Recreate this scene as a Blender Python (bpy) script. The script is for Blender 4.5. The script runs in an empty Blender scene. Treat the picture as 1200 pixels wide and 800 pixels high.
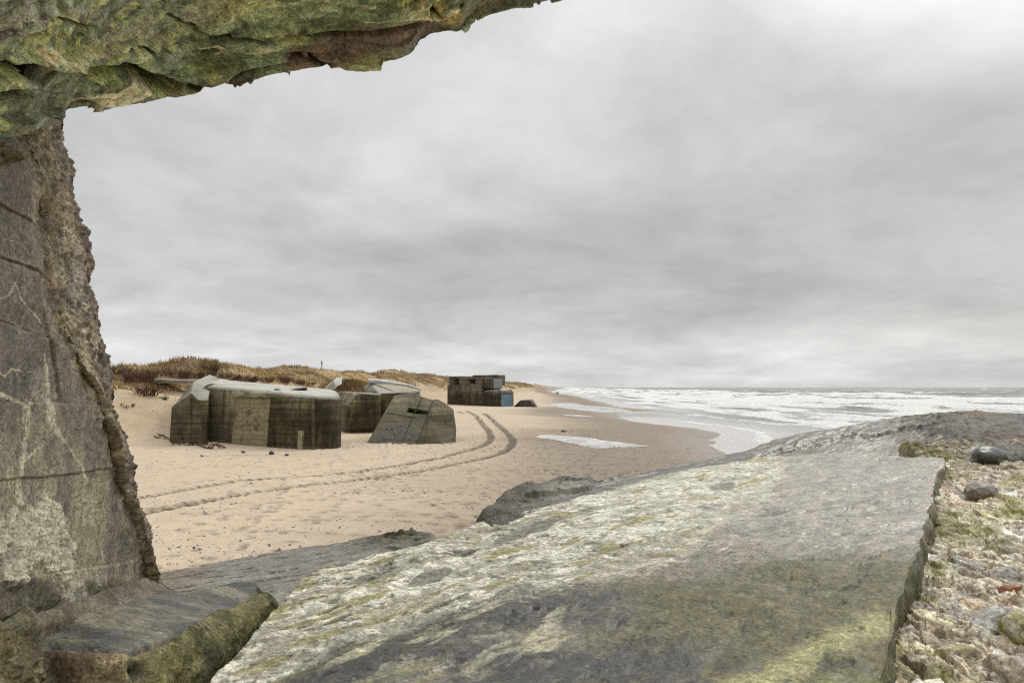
import bpy, bmesh, math, random
import numpy as np

random.seed(7)
RNG = np.random.default_rng(7)
SC = bpy.context.scene
COL = SC.collection
F = 850.0
CAM = np.array([0.0, 0.0, 3.2])
TH = math.atan(53.5 / F)
FW = np.array([0, math.cos(TH), math.sin(TH)])
UP = np.array([0, -math.sin(TH), math.cos(TH)])
RT = np.array([1.0, 0, 0])


# ------------------------------------------------------------------ survey helpers
def ray(px, py):
    px = np.asarray(px, float)[..., None]
    py = np.asarray(py, float)[..., None]
    return FW + RT * (px - 600) / F + UP * (400 - py) / F


def at(px, py, t):
    return CAM + ray(px, py) * np.asarray(t, float)[..., None]


def on_plane(px, py, k, sx=0.0, sy=0.0):
    """depth where the sight line meets z = cam.z - k + sx*x + sy*y"""
    d = ray(px, py)
    return -k / (d[..., 2] - sx * d[..., 0] - sy * d[..., 1])


def gpt(px, py, z=0.0):
    t = on_plane(px, py, CAM[2] - z)
    return at(px, py, t)


# ------------------------------------------------------------------ noise
def _h(ix, iy, iz, seed):
    h = (ix.astype(np.uint32) * np.uint32(374761393) + iy.astype(np.uint32) * np.uint32(668265263)
         + iz.astype(np.uint32) * np.uint32(2147483647 ^ 0x5bd1e995) + np.uint32((seed * 974711) & 0xffffffff))
    h = (h ^ (h >> np.uint32(13))) * np.uint32(1274126177)
    h = (h ^ (h >> np.uint32(16))) * np.uint32(2246822519)
    h = h ^ (h >> np.uint32(15))
    return (h & np.uint32(0xffffff)).astype(np.float32) / np.float32(0xffffff)


def vn(p, seed=0):
    p = np.asarray(p, np.float32)
    i = np.floor(p).astype(np.int32)
    f = p - i
    w = f * f * f * (f * (f * 6 - 15) + 10)
    x, y, z = i[..., 0], i[..., 1], i[..., 2]
    u, v, q = w[..., 0], w[..., 1], w[..., 2]
    r = 0
    for dz in (0, 1):
        for dy in (0, 1):
            a = _h(x, y + dy, z + dz, seed)
            b = _h(x + 1, y + dy, z + dz, seed)
            m = a + (b - a) * u
            r = r + m * (v if dy else 1 - v) * (q if dz else 1 - q)
    return r * 2 - 1


ROT = np.array([[0.8, 0.6, 0], [-0.48, 0.64, 0.6], [0.36, -0.48, 0.8]], np.float32)


def fbm(p, o=5, g=0.5, seed=0, ridge=False):
    p = np.asarray(p, np.float32)
    a, s, n = 1.0, 0, 0
    for k in range(o):
        v = vn(p, seed + k * 17)
        if ridge:
            v = 1 - 2 * np.abs(v)
        s = s + a * v
        n += a
        a *= g
        p = (p @ ROT.T) * 2.03 + 3.7
    return s / n


def worley(p, seed=0, jit=0.9):
    p = np.asarray(p, np.float32)
    i = np.floor(p).astype(np.int32)
    f1 = np.full(p.shape[:-1], 9.0, np.float32)
    f2 = f1.copy()
    idr = np.zeros_like(f1)
    for dx in (-1, 0, 1):
        for dy in (-1, 0, 1):
            for dz in (-1, 0, 1):
                c = i + np.array([dx, dy, dz], np.int32)
                x, y, z = c[..., 0], c[..., 1], c[..., 2]
                q = np.stack([_h(x, y, z, seed + k) for k in (1, 2, 3)], -1)
                q = c + 0.5 + (q - 0.5) * jit
                d = np.sqrt(((p - q) ** 2).sum(-1))
                r = _h(x, y, z, seed + 9)
                nearer = d < f1
                f2 = np.where(nearer, f1, np.minimum(f2, d))
                idr = np.where(nearer, r, idr)
                f1 = np.where(nearer, d, f1)
    return f1, f2, idr


def ss(a, b, x):
    t = np.clip((np.asarray(x, float) - a) / (b - a), 0, 1)
    return t * t * (3 - 2 * t)


def mix(c, col, m):
    return c + (np.asarray(col, float) - c) * np.asarray(m)[..., None]


def polyd(X, Y, poly):
    """distance to a polyline and signed side (+ below / right of it)"""
    best = np.full(X.shape, 1e9)
    side = np.zeros(X.shape)
    par = np.zeros(X.shape)
    n = len(poly) - 1
    for k in range(n):
        (x0, y0), (x1, y1) = poly[k], poly[k + 1]
        dx, dy = x1 - x0, y1 - y0
        L = dx * dx + dy * dy + 1e-9
        u = np.clip(((X - x0) * dx + (Y - y0) * dy) / L, 0, 1)
        d = np.hypot(X - x0 - u * dx, Y - y0 - u * dy)
        s = dx * (Y - y0) - dy * (X - x0)
        m = d < best
        best = np.where(m, d, best)
        side = np.where(m, np.sign(s), side)
        par = np.where(m, (k + u) / n, par)
    return best, best * side, par


def blob(X, Y, cx, cy, rx, ry, ang=0):
    c, s = math.cos(math.radians(ang)), math.sin(math.radians(ang))
    u = (X - cx) * c + (Y - cy) * s
    v = -(X - cx) * s + (Y - cy) * c
    return np.exp(-(u / rx) ** 2 - (v / ry) ** 2)


# ------------------------------------------------------------------ mesh helpers
def link(o, parent=None):
    COL.objects.link(o)
    if parent is not None:
        o.parent = parent
        o.matrix_parent_inverse = parent.matrix_world.inverted() if False else o.matrix_parent_inverse
    return o


def tag(o, label=None, cat=None, group=None, kind=None):
    if label:
        o['label'] = label
    if cat:
        o['category'] = cat
    if group:
        o['group'] = group
    if kind:
        o['kind'] = kind
    return o


def empty(name, loc=(0, 0, 0)):
    o = bpy.data.objects.new(name, None)
    o.location = loc
    o.empty_display_size = 0.2
    COL.objects.link(o)
    return o


def raw_mesh(name, V, faces, mat, parent=None, col=None, wet=None, smooth=True, origin=None):
    """faces: (n,3) or (n,4) int array, or a list of such arrays"""
    V = np.asarray(V, np.float32).reshape(-1, 3)
    if not isinstance(faces, list):
        faces = [faces]
    faces = [np.asarray(f, np.int32) for f in faces if len(f)]
    me = bpy.data.meshes.new(name)
    if origin is None:
        if parent is not None:
            origin = np.array(parent.location)
        else:
            origin = np.array([V[:, 0].mean(), V[:, 1].mean(), V[:, 2].min()])
    V = V - np.asarray(origin, np.float32)
    me.vertices.add(len(V))
    me.vertices.foreach_set('co', V.ravel())
    nl = sum(f.size for f in faces)
    nf = sum(len(f) for f in faces)
    me.loops.add(nl)
    me.loops.foreach_set('vertex_index', np.concatenate([f.ravel() for f in faces]))
    me.polygons.add(nf)
    tot = np.concatenate([np.full(len(f), f.shape[1], np.int32) for f in faces])
    st = np.concatenate([[0], np.cumsum(tot)[:-1]]).astype(np.int32)
    me.polygons.foreach_set('loop_start', st)
    me.polygons.foreach_set('use_smooth', np.full(nf, smooth, bool))
    if col is not None:
        a = me.attributes.new('Col', 'FLOAT_COLOR', 'POINT')
        c = np.ones((len(V), 4), np.float32)
        c[:, :3] = np.asarray(col, np.float32).reshape(-1, 3)
        a.data.foreach_set('color', np.clip(c, 0, 1).ravel())
    if wet is not None:
        a = me.attributes.new('Rough', 'FLOAT', 'POINT')
        a.data.foreach_set('value', np.asarray(wet, np.float32).ravel())
    me.update(calc_edges=True)
    me.validate()
    if mat:
        me.materials.append(mat)
    o = bpy.data.objects.new(name, me)
    if parent is None:
        o.location = origin
    COL.objects.link(o)
    if parent is not None:
        o.parent = parent
    return o


def grid_faces(n, m, flip=False):
    i = np.arange((n - 1) * m).reshape(n - 1, m)[:, :-1].ravel()
    q = np.stack([i, i + 1, i + m + 1, i + m], -1)
    return q[:, ::-1] if flip else q


def cr(A, n, axis):
    """Catmull-Rom resample of A along axis to n samples"""
    A = np.moveaxis(np.asarray(A, float), axis, 0)
    m = A.shape[0]
    x = np.linspace(0, m - 1, n)
    i = np.minimum(x.astype(int), m - 2)
    f = (x - i).reshape((-1,) + (1,) * (A.ndim - 1))
    P = np.concatenate([2 * A[:1] - A[1:2], A, 2 * A[-1:] - A[-2:-1]])
    a, b, c, d = P[i], P[i + 1], P[i + 2], P[i + 3]
    r = 0.5 * (2 * b + (c - a) * f + (2 * a - 5 * b + 4 * c - d) * f ** 2 + (3 * b - a - 3 * c + d) * f ** 3)
    return np.moveaxis(r, 0, axis)


def normals(P):
    du = np.gradient(P, axis=1)
    dv = np.gradient(P, axis=0)
    n = np.cross(du, dv)
    return n / (np.linalg.norm(n, axis=-1, keepdims=True) + 1e-12)


class Net:
    """a solid block surveyed as a net of points; the outer rings bend away to give it its thickness"""

    def __init__(s, ctrl, nu, nv, sides, pad=14, wob=0.0):
        c = np.asarray(ctrl, float)
        c = cr(cr(c, nv, 0), nu, 1)
        s.pad = pad
        s.c = c
        s.PX, s.PY, s.T = c[..., 0], c[..., 1], c[..., 2]
        s.P = at(s.PX, s.PY, s.T)
        if wob:
            q = s.P * np.array([1, 1, .3])
            off = np.stack([fbm(q * 2.2 + 9, 4, .6, seed=301), fbm(q * 2.2 + 19, 4, .6, seed=302), np.zeros(s.T.shape)], -1)
            s.P = s.P + off * wob
        N = normals(s.P)
        s.flip = (N * (CAM - s.P)).sum(-1).mean() < 0
        s.N = -N if s.flip else N
        s.sides = sides

    def pads(s):
        k = s.pad
        n, m = s.P.shape[:2]
        e = lambda A: np.pad(A, [(k, k), (k, k)] + [(0, 0)] * (A.ndim - 2), mode='edge')
        s.PX, s.PY, s.P, s.N = e(s.PX), e(s.PY), e(s.P), e(s.N)
        off = np.zeros_like(s.P)
        I = np.arange(n + 2 * k)[:, None] + np.zeros((1, m + 2 * k))
        J = np.arange(m + 2 * k)[None, :] + np.zeros((n + 2 * k, 1))
        cnt = {'far': k - I, 'near': I - (n + k - 1), 'left': k - J, 'right': J - (m + k - 1)}
        s.depth = np.zeros(s.P.shape[:2])
        for key, q in cnt.items():
            out, down = s.sides[key]
            q = np.clip(q, 0, k) / k
            a = np.sin(np.minimum(q * 4, 1) * math.pi / 2)
            off += np.asarray(out)[None, None] * a[..., None]
            off += np.asarray(down)[None, None] * ((q ** 1.7)[..., None])
            s.depth = np.maximum(s.depth, q)
        s.P = s.P + off
        N = normals(s.P)
        N = -N if s.flip else N
        bad = ~np.isfinite(N).all(-1) | (np.linalg.norm(N, axis=-1) < .5)
        N[bad] = s.N[bad]
        s.N = N
        return s

    def build(s, name, mat, disp, col, rough, parent=None):
        P = s.P + s.N * disp[..., None]
        n, m = P.shape[:2]
        f = grid_faces(n, m, flip=not s.flip)
        loop = np.concatenate([np.arange(m), np.arange(1, n) * m + m - 1, (n - 1) * m + np.arange(m - 2, -1, -1),
                               np.arange(n - 2, 0, -1) * m])
        V = P.reshape(-1, 3)
        V = np.concatenate([V, V[loop].mean(0, keepdims=True)])
        ci = len(V) - 1
        tri = np.stack([loop, np.full(len(loop), ci), np.roll(loop, -1)], -1)
        if not s.flip:
            tri = tri[:, ::-1]
        C = np.concatenate([col.reshape(-1, 3), col.reshape(-1, 3)[-1:]])
        R = np.concatenate([rough.ravel(), [.9]])
        return raw_mesh(name, V, [f, tri], mat, parent, C, R)


# ------------------------------------------------------------------ materials
def nodes(m):
    m.use_nodes = True
    nt = m.node_tree
    nt.nodes.clear()
    out = nt.nodes.new('ShaderNodeOutputMaterial')
    b = nt.nodes.new('ShaderNodeBsdfPrincipled')
    nt.links.new(b.outputs[0], out.inputs[0])
    return nt, b


def N_(nt, t, **kw):
    n = nt.nodes.new(t)
    for k, v in kw.items():
        if k.startswith('i_'):
            key = k[2:]
            n.inputs[int(key) if key.isdigit() else key.replace('_', ' ')].default_value = v
        else:
            setattr(n, k, v)
    return n


def noise(nt, vec, scale, detail=6, rough=0.6, dist=0.0):
    n = N_(nt, 'ShaderNodeTexNoise')
    n.inputs['Scale'].default_value = scale
    n.inputs['Detail'].default_value = detail
    n.inputs['Roughness'].default_value = rough
    n.inputs['Distortion'].default_value = dist
    nt.links.new(vec, n.inputs['Vector'])
    return n.outputs[0]


def ramp(nt, fac, lo, hi, a=(0, 0, 0, 1), b=(1, 1, 1, 1)):
    r = N_(nt, 'ShaderNodeValToRGB')
    r.color_ramp.elements[0].position = lo
    r.color_ramp.elements[1].position = hi
    r.color_ramp.elements[0].color = a
    r.color_ramp.elements[1].color = b
    nt.links.new(fac, r.inputs[0])
    return r.outputs[0]


def mixc(nt, a, b, fac=1.0, mode='MIX'):
    n = N_(nt, 'ShaderNodeMix', data_type='RGBA', blend_type=mode)
    for s_, v in ((6, a), (7, b), (0, fac)):
        if hasattr(v, 'is_linked'):
            nt.links.new(v, n.inputs[s_])
        else:
            n.inputs[s_].default_value = v if s_ == 0 else (*v, 1)
    return n.outputs[2]


def bump(nt, bs, h, strength, dist):
    n = N_(nt, 'ShaderNodeBump')
    n.inputs['Strength'].default_value = strength
    n.inputs['Distance'].default_value = dist
    nt.links.new(h, n.inputs['Height'])
    nt.links.new(n.outputs[0], bs.inputs['Normal'])


def rock_mat(name, fine, var=0.45, bstr=0.5, bdist=0.01, spec=0.5, mid=None):
    m = bpy.data.materials.new(name)
    nt, b = nodes(m)
    tc = N_(nt, 'ShaderNodeTexCoord').outputs['Object']
    at_ = N_(nt, 'ShaderNodeAttribute', attribute_name='Col')
    ar = N_(nt, 'ShaderNodeAttribute', attribute_name='Rough')
    n1 = noise(nt, tc, fine, 8, 0.7)
    n2 = noise(nt, tc, fine * 5.3, 5, 0.65)
    lo, hi = 1 - var * .6, 1 + var * .6
    g = ramp(nt, n1, 0.36, 0.66, (lo, lo, lo, 1), (hi, hi, hi * 0.97, 1))
    c = mixc(nt, at_.outputs['Color'], g, 1.0, 'MULTIPLY')
    # sand grains and small aggregate: crisp cells of slightly different stone
    for k, (sc, am) in enumerate(((fine * 5.0, .55), (fine * 11.0, .6))):
        gv = N_(nt, 'ShaderNodeTexVoronoi')
        gv.inputs['Scale'].default_value = sc
        nt.links.new(tc, gv.inputs['Vector'])
        gs = N_(nt, 'ShaderNodeSeparateColor')
        nt.links.new(gv.outputs['Color'], gs.inputs[0])
        v_ = var * am
        gr = ramp(nt, gs.outputs[0], .05, .95, (1 - v_, 1 - v_, 1 - v_, 1), (1 + v_, 1 + v_, 1 + v_ * .92, 1))
        c = mixc(nt, c, gr, 1.0, 'MULTIPLY')
    # pin holes, in colonies
    pv = N_(nt, 'ShaderNodeTexVoronoi')
    pv.inputs['Scale'].default_value = fine * 2.2
    nt.links.new(tc, pv.inputs['Vector'])
    pores = ramp(nt, pv.outputs['Distance'], .13, .17, (.32, .31, .29, 1), (1, 1, 1, 1))
    patch = ramp(nt, noise(nt, tc, fine * .35, 5, .6), .50, .54)
    c = mixc(nt, c, mixc(nt, (1, 1, 1), pores, patch), 1.0, 'MULTIPLY')
    # sharp-edged dark blotches and pale flecks
    bl = ramp(nt, noise(nt, tc, fine * .8, 9, .75), .60, .63, (1, 1, 1, 1), (.55, .54, .52, 1))
    c = mixc(nt, c, bl, 1.0, 'MULTIPLY')
    fl = ramp(nt, noise(nt, tc, fine * 1.9, 7, .75, .4), .645, .67, (1, 1, 1, 1), (1.5, 1.48, 1.42, 1))
    c = mixc(nt, c, fl, 1.0, 'MULTIPLY')
    nt.links.new(c, b.inputs['Base Color'])
    nt.links.new(ar.outputs['Fac'], b.inputs['Roughness'])
    b.inputs['Specular IOR Level'].default_value = spec
    mm = N_(nt, 'ShaderNodeMath', operation='MULTIPLY_ADD')
    nt.links.new(n1, mm.inputs[0])
    mm.inputs[1].default_value = 1.6
    nt.links.new(n2, mm.inputs[2])
    bump(nt, b, mm.outputs[0], bstr, bdist)
    return m


def bunker_mat(name, base, dark, top, streak=1.0, board=0.34, algae=(.12, .115, .05)):
    """old shuttered concrete: board lines, dark run-off streaks, algae, pale roof with edge light painted in"""
    m = bpy.data.materials.new(name)
    nt, b = nodes(m)
    tco = N_(nt, 'ShaderNodeTexCoord').outputs['Object']
    geo = N_(nt, 'ShaderNodeNewGeometry')
    sep = N_(nt, 'ShaderNodeSeparateXYZ')
    nt.links.new(tco, sep.inputs[0])

    def mapped(sx, sy, sz):
        mp = N_(nt, 'ShaderNodeMapping')
        mp.inputs['Scale'].default_value = (sx, sy, sz)
        nt.links.new(tco, mp.inputs[0])
        return mp.outputs[0]
    big = noise(nt, tco, 0.55, 6, 0.6, 0.4)
    st = noise(nt, mapped(1.7, 1.7, 0.22), 1.0, 8, 0.72, .5)
    fine = noise(nt, tco, 5.0, 8, 0.7)
    lines = noise(nt, mapped(0.15, 0.15, 5.5), 1.0, 3, 0.6)
    c = mixc(nt, base, algae, ramp(nt, big, 0.42, 0.66))
    c = mixc(nt, c, dark, ramp(nt, st, 0.44, 0.44 + 0.20 / streak))
    c = mixc(nt, c, ramp(nt, lines, 0.36, 0.62, (.55,) * 3 + (1,), (1.3,) * 3 + (1,)), 1.0, 'MULTIPLY')
    c = mixc(nt, c, ramp(nt, fine, 0.3, 0.7, (.6,) * 3 + (1,), (1.35,) * 3 + (1,)), 1.0, 'MULTIPLY')
    # horizontal shuttering joints
    md = N_(nt, 'ShaderNodeMath', operation='PINGPONG')
    nt.links.new(sep.outputs[2], md.inputs[0])
    md.inputs[1].default_value = board
    j = ramp(nt, md.outputs[0], 0.0, 0.02, (.6, .6, .6, 1), (1, 1, 1, 1))
    jm = ramp(nt, noise(nt, tco, .9, 4, .6), .45, .6)
    c = mixc(nt, c, mixc(nt, (1, 1, 1), j, jm), 0.8, 'MULTIPLY')
    grime = ramp(nt, noise(nt, mapped(.42, .42, .30), 1.0, 5, .62, .6), .40, .62, (1.15, 1.15, 1.15, 1), (.55, .52, .46, 1))
    c = mixc(nt, c, grime, 1.0, 'MULTIPLY')
    # dark algae growing up from the sand with a ragged edge
    hz = N_(nt, 'ShaderNodeMath', operation='MULTIPLY_ADD')
    nt.links.new(noise(nt, mapped(.8, .8, .35), 1.3, 6, .65), hz.inputs[0])
    hz.inputs[1].default_value = -3.2
    nt.links.new(sep.outputs[2], hz.inputs[2])
    c = mixc(nt, c, ramp(nt, hz.outputs[0], -.35, .75, (.60, .56, .49, 1), (1.12, 1.12, 1.1, 1)), 1.0, 'MULTIPLY')
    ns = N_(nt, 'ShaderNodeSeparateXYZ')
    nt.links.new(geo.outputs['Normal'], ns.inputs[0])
    roof = ramp(nt, ns.outputs[2], 0.55, 0.995)  # upward faces paler: roof colour plus painted light on rounded edges
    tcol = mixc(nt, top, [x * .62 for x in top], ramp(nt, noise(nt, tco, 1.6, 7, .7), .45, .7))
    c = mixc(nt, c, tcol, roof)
    nt.links.new(c, b.inputs['Base Color'])
    b.inputs['Roughness'].default_value = 0.85
    b.inputs['Specular IOR Level'].default_value = 0.3
    mm = N_(nt, 'ShaderNodeMath', operation='MULTIPLY_ADD')
    nt.links.new(lines, mm.inputs[0])
    mm.inputs[1].default_value = 0.7
    nt.links.new(fine, mm.inputs[2])
    bump(nt, b, mm.outputs[0], 0.6, 0.05)
    return m


def plain_mat(name, col, rough=0.9, var=0.35, scale=6.0, bstr=0.4, bdist=0.02, attr=False):
    m = bpy.data.materials.new(name)
    nt, b = nodes(m)
    tc = N_(nt, 'ShaderNodeTexCoord').outputs['Object']
    n1 = noise(nt, tc, scale, 7, 0.68)
    g = ramp(nt, n1, 0.3, 0.7, (1 - var,) * 3 + (1,), (1 + var,) * 3 + (1,))
    if attr:
        src = N_(nt, 'ShaderNodeAttribute', attribute_name='Col').outputs['Color']
    else:
        src = col
    c = mixc(nt, src, g, 1.0, 'MULTIPLY')
    nt.links.new(c, b.inputs['Base Color'])
    b.inputs['Roughness'].default_value = rough
    b.inputs['Specular IOR Level'].default_value = 0.3
    if bstr:
        bump(nt, b, n1, bstr, bdist)
    return m


# ------------------------------------------------------------------ terrain
ZSEA = -1.0
CO = np.array([(-200, 9), (20, 11), (46.7, 13.2), (53.7, 14.5), (58, 15.4), (68, 18.6), (77, 18.1), (85, 16), (98, 14.4), (112, 15.6),
               (123, 19), (130, 25.5), (140, 24), (152, 22.3), (230, 25.7), (340, 30), (550, 29), (1020, 50), (3570, 200), (9000, 530)])


def coast_x(y):
    return np.interp(y, CO[:, 0], CO[:, 1])


MOUNDS = [(-14.5, 66.0, 6.0, 4.0, 3.3), (-20.5, 46.0, 4.0, 3.0, 0.9), (-24, 44, 3.5, 3.0, 0.9), (-16.5, 41, 4.0, 2.5, 0.18),
          (-31, 72, 6, 8, 1.4), (-3, 75, 7, 9, 0.5)]


def ground_h(x, y, detail=True):
    x = np.asarray(x, float)
    y = np.asarray(y, float)
    p = np.stack([x, y, np.zeros_like(x)], -1)
    dc = x - coast_x(y) + 1.2 * vn(p / 9.0, 3) * ss(30, 60, y)
    z = np.where(dc < 0, ZSEA + (1 - np.exp(np.minimum(dc, 0) / 9.0)) * 1.04, ZSEA - 0.02 * dc)
    z = np.maximum(z, -6)
    # dune ridge
    s = x - 0.08 * y + 3.0 * vn(p / np.array([60, 38, 1]) + 5, 11) + 1.2 * vn(p / 9.0 + 9, 13)
    prof = np.interp(s, [-400, -120, -60, -47, -41, -36, -32, -28, -24.5, -21, -15], [5, 5, 5.2, 6.0, 6.3, 5.3, 3.7, 2.3, .75, .12, 0])
    wob = 1 + 0.20 * fbm(p / 16.0 + 2, 3, seed=21) + 0.22 * ss(-34, -44, s) * fbm(p / np.array([9, 13, 1]) + 7, 4, seed=23)
    damp = (1.0 - 0.35 * ss(900, 2500, y)) * (.80 + .20 * ss(75, 140, y))
    z = z + prof * wob * damp
    for mx, my, rx, ry, h in MOUNDS:
        z = z + h * np.exp(-((x - mx) / rx) ** 2 - ((y - my) / ry) ** 2)
    if detail:
        hum = ss(-25, -34, s)
        z = z + hum * (0.95 * fbm(p / 5.5, 4, seed=31) + 0.25 * fbm(p / 1.7, 3, seed=33))
        bank = ss(-18, -27, s) * (1 - hum)
        z = z + bank * (0.16 * fbm(p / 2.2, 4, seed=35) + 0.10 * fbm(p / np.array([.6, 1.6, 1]), 3, seed=36))
        z = z + 0.035 * fbm(p / 3.1, 3, seed=41) + 0.014 * fbm(p / 0.55, 3, seed=43)
    return z


TRACKS = [[(-120, 632), (40, 602), (150, 582.5), (165, 580), (270, 562.5), (370, 554), (420, 549), (470, 541), (532, 528), (560, 520), (572, 514), (575, 509),
           (572, 502), (566, 497), (552, 488.5), (541, 483), (532, 479.5)],
          [(-120, 655), (40, 622), (150, 600.5), (170, 597.5), (270, 577.5), (345, 567), (420, 557.5), (482, 549), (545, 536), (582, 527), (594, 521.5), (600, 515),
           (599, 509), (588, 499.5), (567, 489), (552, 483), (541, 478)]]


def build_sand():
    ang = np.radians(np.concatenate([np.linspace(-180, -42, 40)[:-1], np.linspace(-42, 42, 1050), np.linspace(42, 180, 40)[1:]]))
    r = np.concatenate([np.linspace(0.3, 9, 14)[:-1], np.geomspace(9, 500, 900), np.geomspace(500, 14000, 120)[1:]])
    A, R = np.meshgrid(ang, r)
    X, Y = R * np.sin(A), R * np.cos(A)
    Z = ground_h(X, Y)
    p = np.stack([X, Y, np.zeros_like(X)], -1)
    dc = X - coast_x(Y)
    s = X - 0.08 * Y + 3.0 * vn(p / np.array([60, 38, 1]) + 5, 11) + 1.2 * vn(p / 9.0 + 9, 13)
    dry = np.array([.50, .412, .30])
    C = np.zeros(X.shape + (3,)) + dry
    n1 = fbm(p / 7.0, 4, seed=51)
    n2 = fbm(p / np.array([1.2, .7, 1]), 4, seed=52)
    C *= (1 + .07 * n1 + .05 * n2)[..., None]
    C = mix(C, (.42, .32, .205), ss(-20, -27, s) * .75)            # the bank is yellower
    wet = ss(-18.5, -8.0, dc + 3.0 * n1 + 1.2 * fbm(p / 22.0, 3, seed=58))
    C = mix(C, (.205, .16, .115), wet * .93)
    vwet = ss(-4.0, -0.8, dc + 1.0 * n1)
    C = mix(C, (.24, .19, .14), vwet * .8)
    rough = 0.97 - 0.25 * wet - 0.5 * vwet
    # patchy darker sand in front of the big bunker
    C *= (1 - .22 * blob(X, Y, -12.6, 34.5, 3.2, 1.3, 5) * ss(-.3, .5, n2 + .2))[..., None]
    # dune grass cover
    cover = ss(-.12, .25, fbm(p / np.array([7, 11, 1]) + 3, 5, seed=61) + .95 * ss(-29.5, -37, s) - .04) * ss(-27.5, -32, s)
    cover = np.maximum(cover, .9 * blob(X, Y, -14.0, 66, 5.0, 3.2) * ss(-.4, .1, n2 + n1 + .4))
    g = fbm(p / np.array([3.0, 4.0, 1]), 5, seed=63)
    gcol = mix(mix(np.zeros(X.shape + (3,)) + (.32, .23, .105), (.20, .135, .07), ss(-.1, .4, g)), (.41, .30, .15), ss(.0, -.4, g))
    C = C + (gcol - C) * (cover * .92)[..., None]
    dark = ss(.12, .4, fbm(p / np.array([6, 12, 1]) + 13, 4, seed=67)) * ss(-28, -33, s) * (1 - ss(-38, -44, s))
    C = mix(C, (.12, .08, .045), dark * .65)
    # tyre tracks pressed into the sand
    front = (R > 12) & (R < 160) & (np.abs(A) < 1.0)
    rows = np.where(front.any(1))[0]
    sl = slice(rows[0], rows[-1] + 1)
    Xs, Ys = X[sl], Y[sl]
    dz = np.zeros_like(Xs)
    dcol = np.zeros_like(Xs)
    q = p[sl]
    churn = fbm(q / .35, 3, seed=70)
    for tr in TRACKS:
        w = gpt(np.array([a for a, b in tr]), np.array([b for a, b in tr]), 0.05)[:, :2]
        w = cr(w, 80, 0)
        L = np.concatenate([[0], np.cumsum(np.hypot(*np.diff(w, axis=0).T))])
        near = np.zeros(Xs.shape, bool)
        for a_, b_ in zip(w[:-1:4], w[4::4]):
            lo_, hi_ = np.minimum(a_, b_) - 2.5, np.maximum(a_, b_) + 2.5
            near |= (Xs > lo_[0]) & (Xs < hi_[0]) & (Ys > lo_[1]) & (Ys < hi_[1])
        d, sd, par = np.full(Xs.shape, 9.0), np.zeros(Xs.shape), np.zeros(Xs.shape)
        d[near], sd[near], par[near] = polyd(Xs[near], Ys[near], [tuple(a) for a in w])
        along = np.interp(par, np.linspace(0, 1, 80), L)
        m = d < 1.2
        lug = np.sin((along + np.abs(sd) * .9) * 2 * math.pi / .33)
        prof = -0.085 * (1 - ss(.15, .29, d)) + 0.05 * np.exp(-((d - .37) / .10) ** 2)
        d = d * (1.08 + .35 * fbm(q / 1.3 + 8, 3, seed=72)) + .03 * churn
        dz += np.where(m, prof + .05 * lug * (1 - ss(.22, .36, d)) + .02 * churn * (1 - ss(.4, .7, d)), 0)
        dcol = np.maximum(dcol, np.where(m, (1 - ss(.17, .34, d)) * (.85 + .45 * lug), 0))
    # footprints
    feet = []
    for _ in range(70):
        x, y = RNG.uniform(-12, 7), RNG.uniform(13, 44)
        a = RNG.normal(math.pi / 2 if RNG.random() < .3 else 0.12, .35)
        for k in range(RNG.integers(8, 30)):
            feet.append((x, y, a))
            x += math.cos(a) * .7 + RNG.normal(0, .06)
            y += math.sin(a) * .7 + RNG.normal(0, .06)
            a += RNG.normal(0, .06)
    for _ in range(700):
        feet.append((RNG.uniform(-14, 8), RNG.uniform(13, 60), RNG.uniform(0, 6)))
    lr = np.log(r)
    for (fx, fy, fa) in feet:
        rr = math.hypot(fx, fy)
        aa = math.atan2(fx, fy)
        if abs(aa) > .72 or rr < 12.5:
            continue
        i0, i1 = np.searchsorted(r, [rr - .5, rr + .5])
        j0, j1 = np.searchsorted(ang, [aa - .5 / rr, aa + .5 / rr])
        i0 -= rows[0]
        i1 -= rows[0]
        if i1 <= i0 or j1 <= j0 or i0 < 0:
            continue
        W = (slice(i0, i1), slice(j0, j1))
        u = (Xs[W] - fx) * math.cos(fa) + (Ys[W] - fy) * math.sin(fa)
        v = -(Xs[W] - fx) * math.sin(fa) + (Ys[W] - fy) * math.cos(fa)
        e = (u / .17) ** 2 + (v / .10) ** 2
        dz[W] += -.055 * np.exp(-e ** 2) + .022 * np.exp(-(np.sqrt(e) - 1.7) ** 2 * 4)
        dcol[W] = np.maximum(dcol[W], .62 * np.exp(-e ** 2))
    Z[sl] += dz
    C[sl] = C[sl] * (1 - np.clip(dcol, 0, 1) * .70)[..., None]
    V = np.stack([X, Y, Z], -1)
    o = raw_mesh('beach', V, grid_faces(*X.shape, flip=False), M['sand'], None, C, rough, origin=(0, 0, 0))
    tag(o, kind='structure')
    return o


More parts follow.
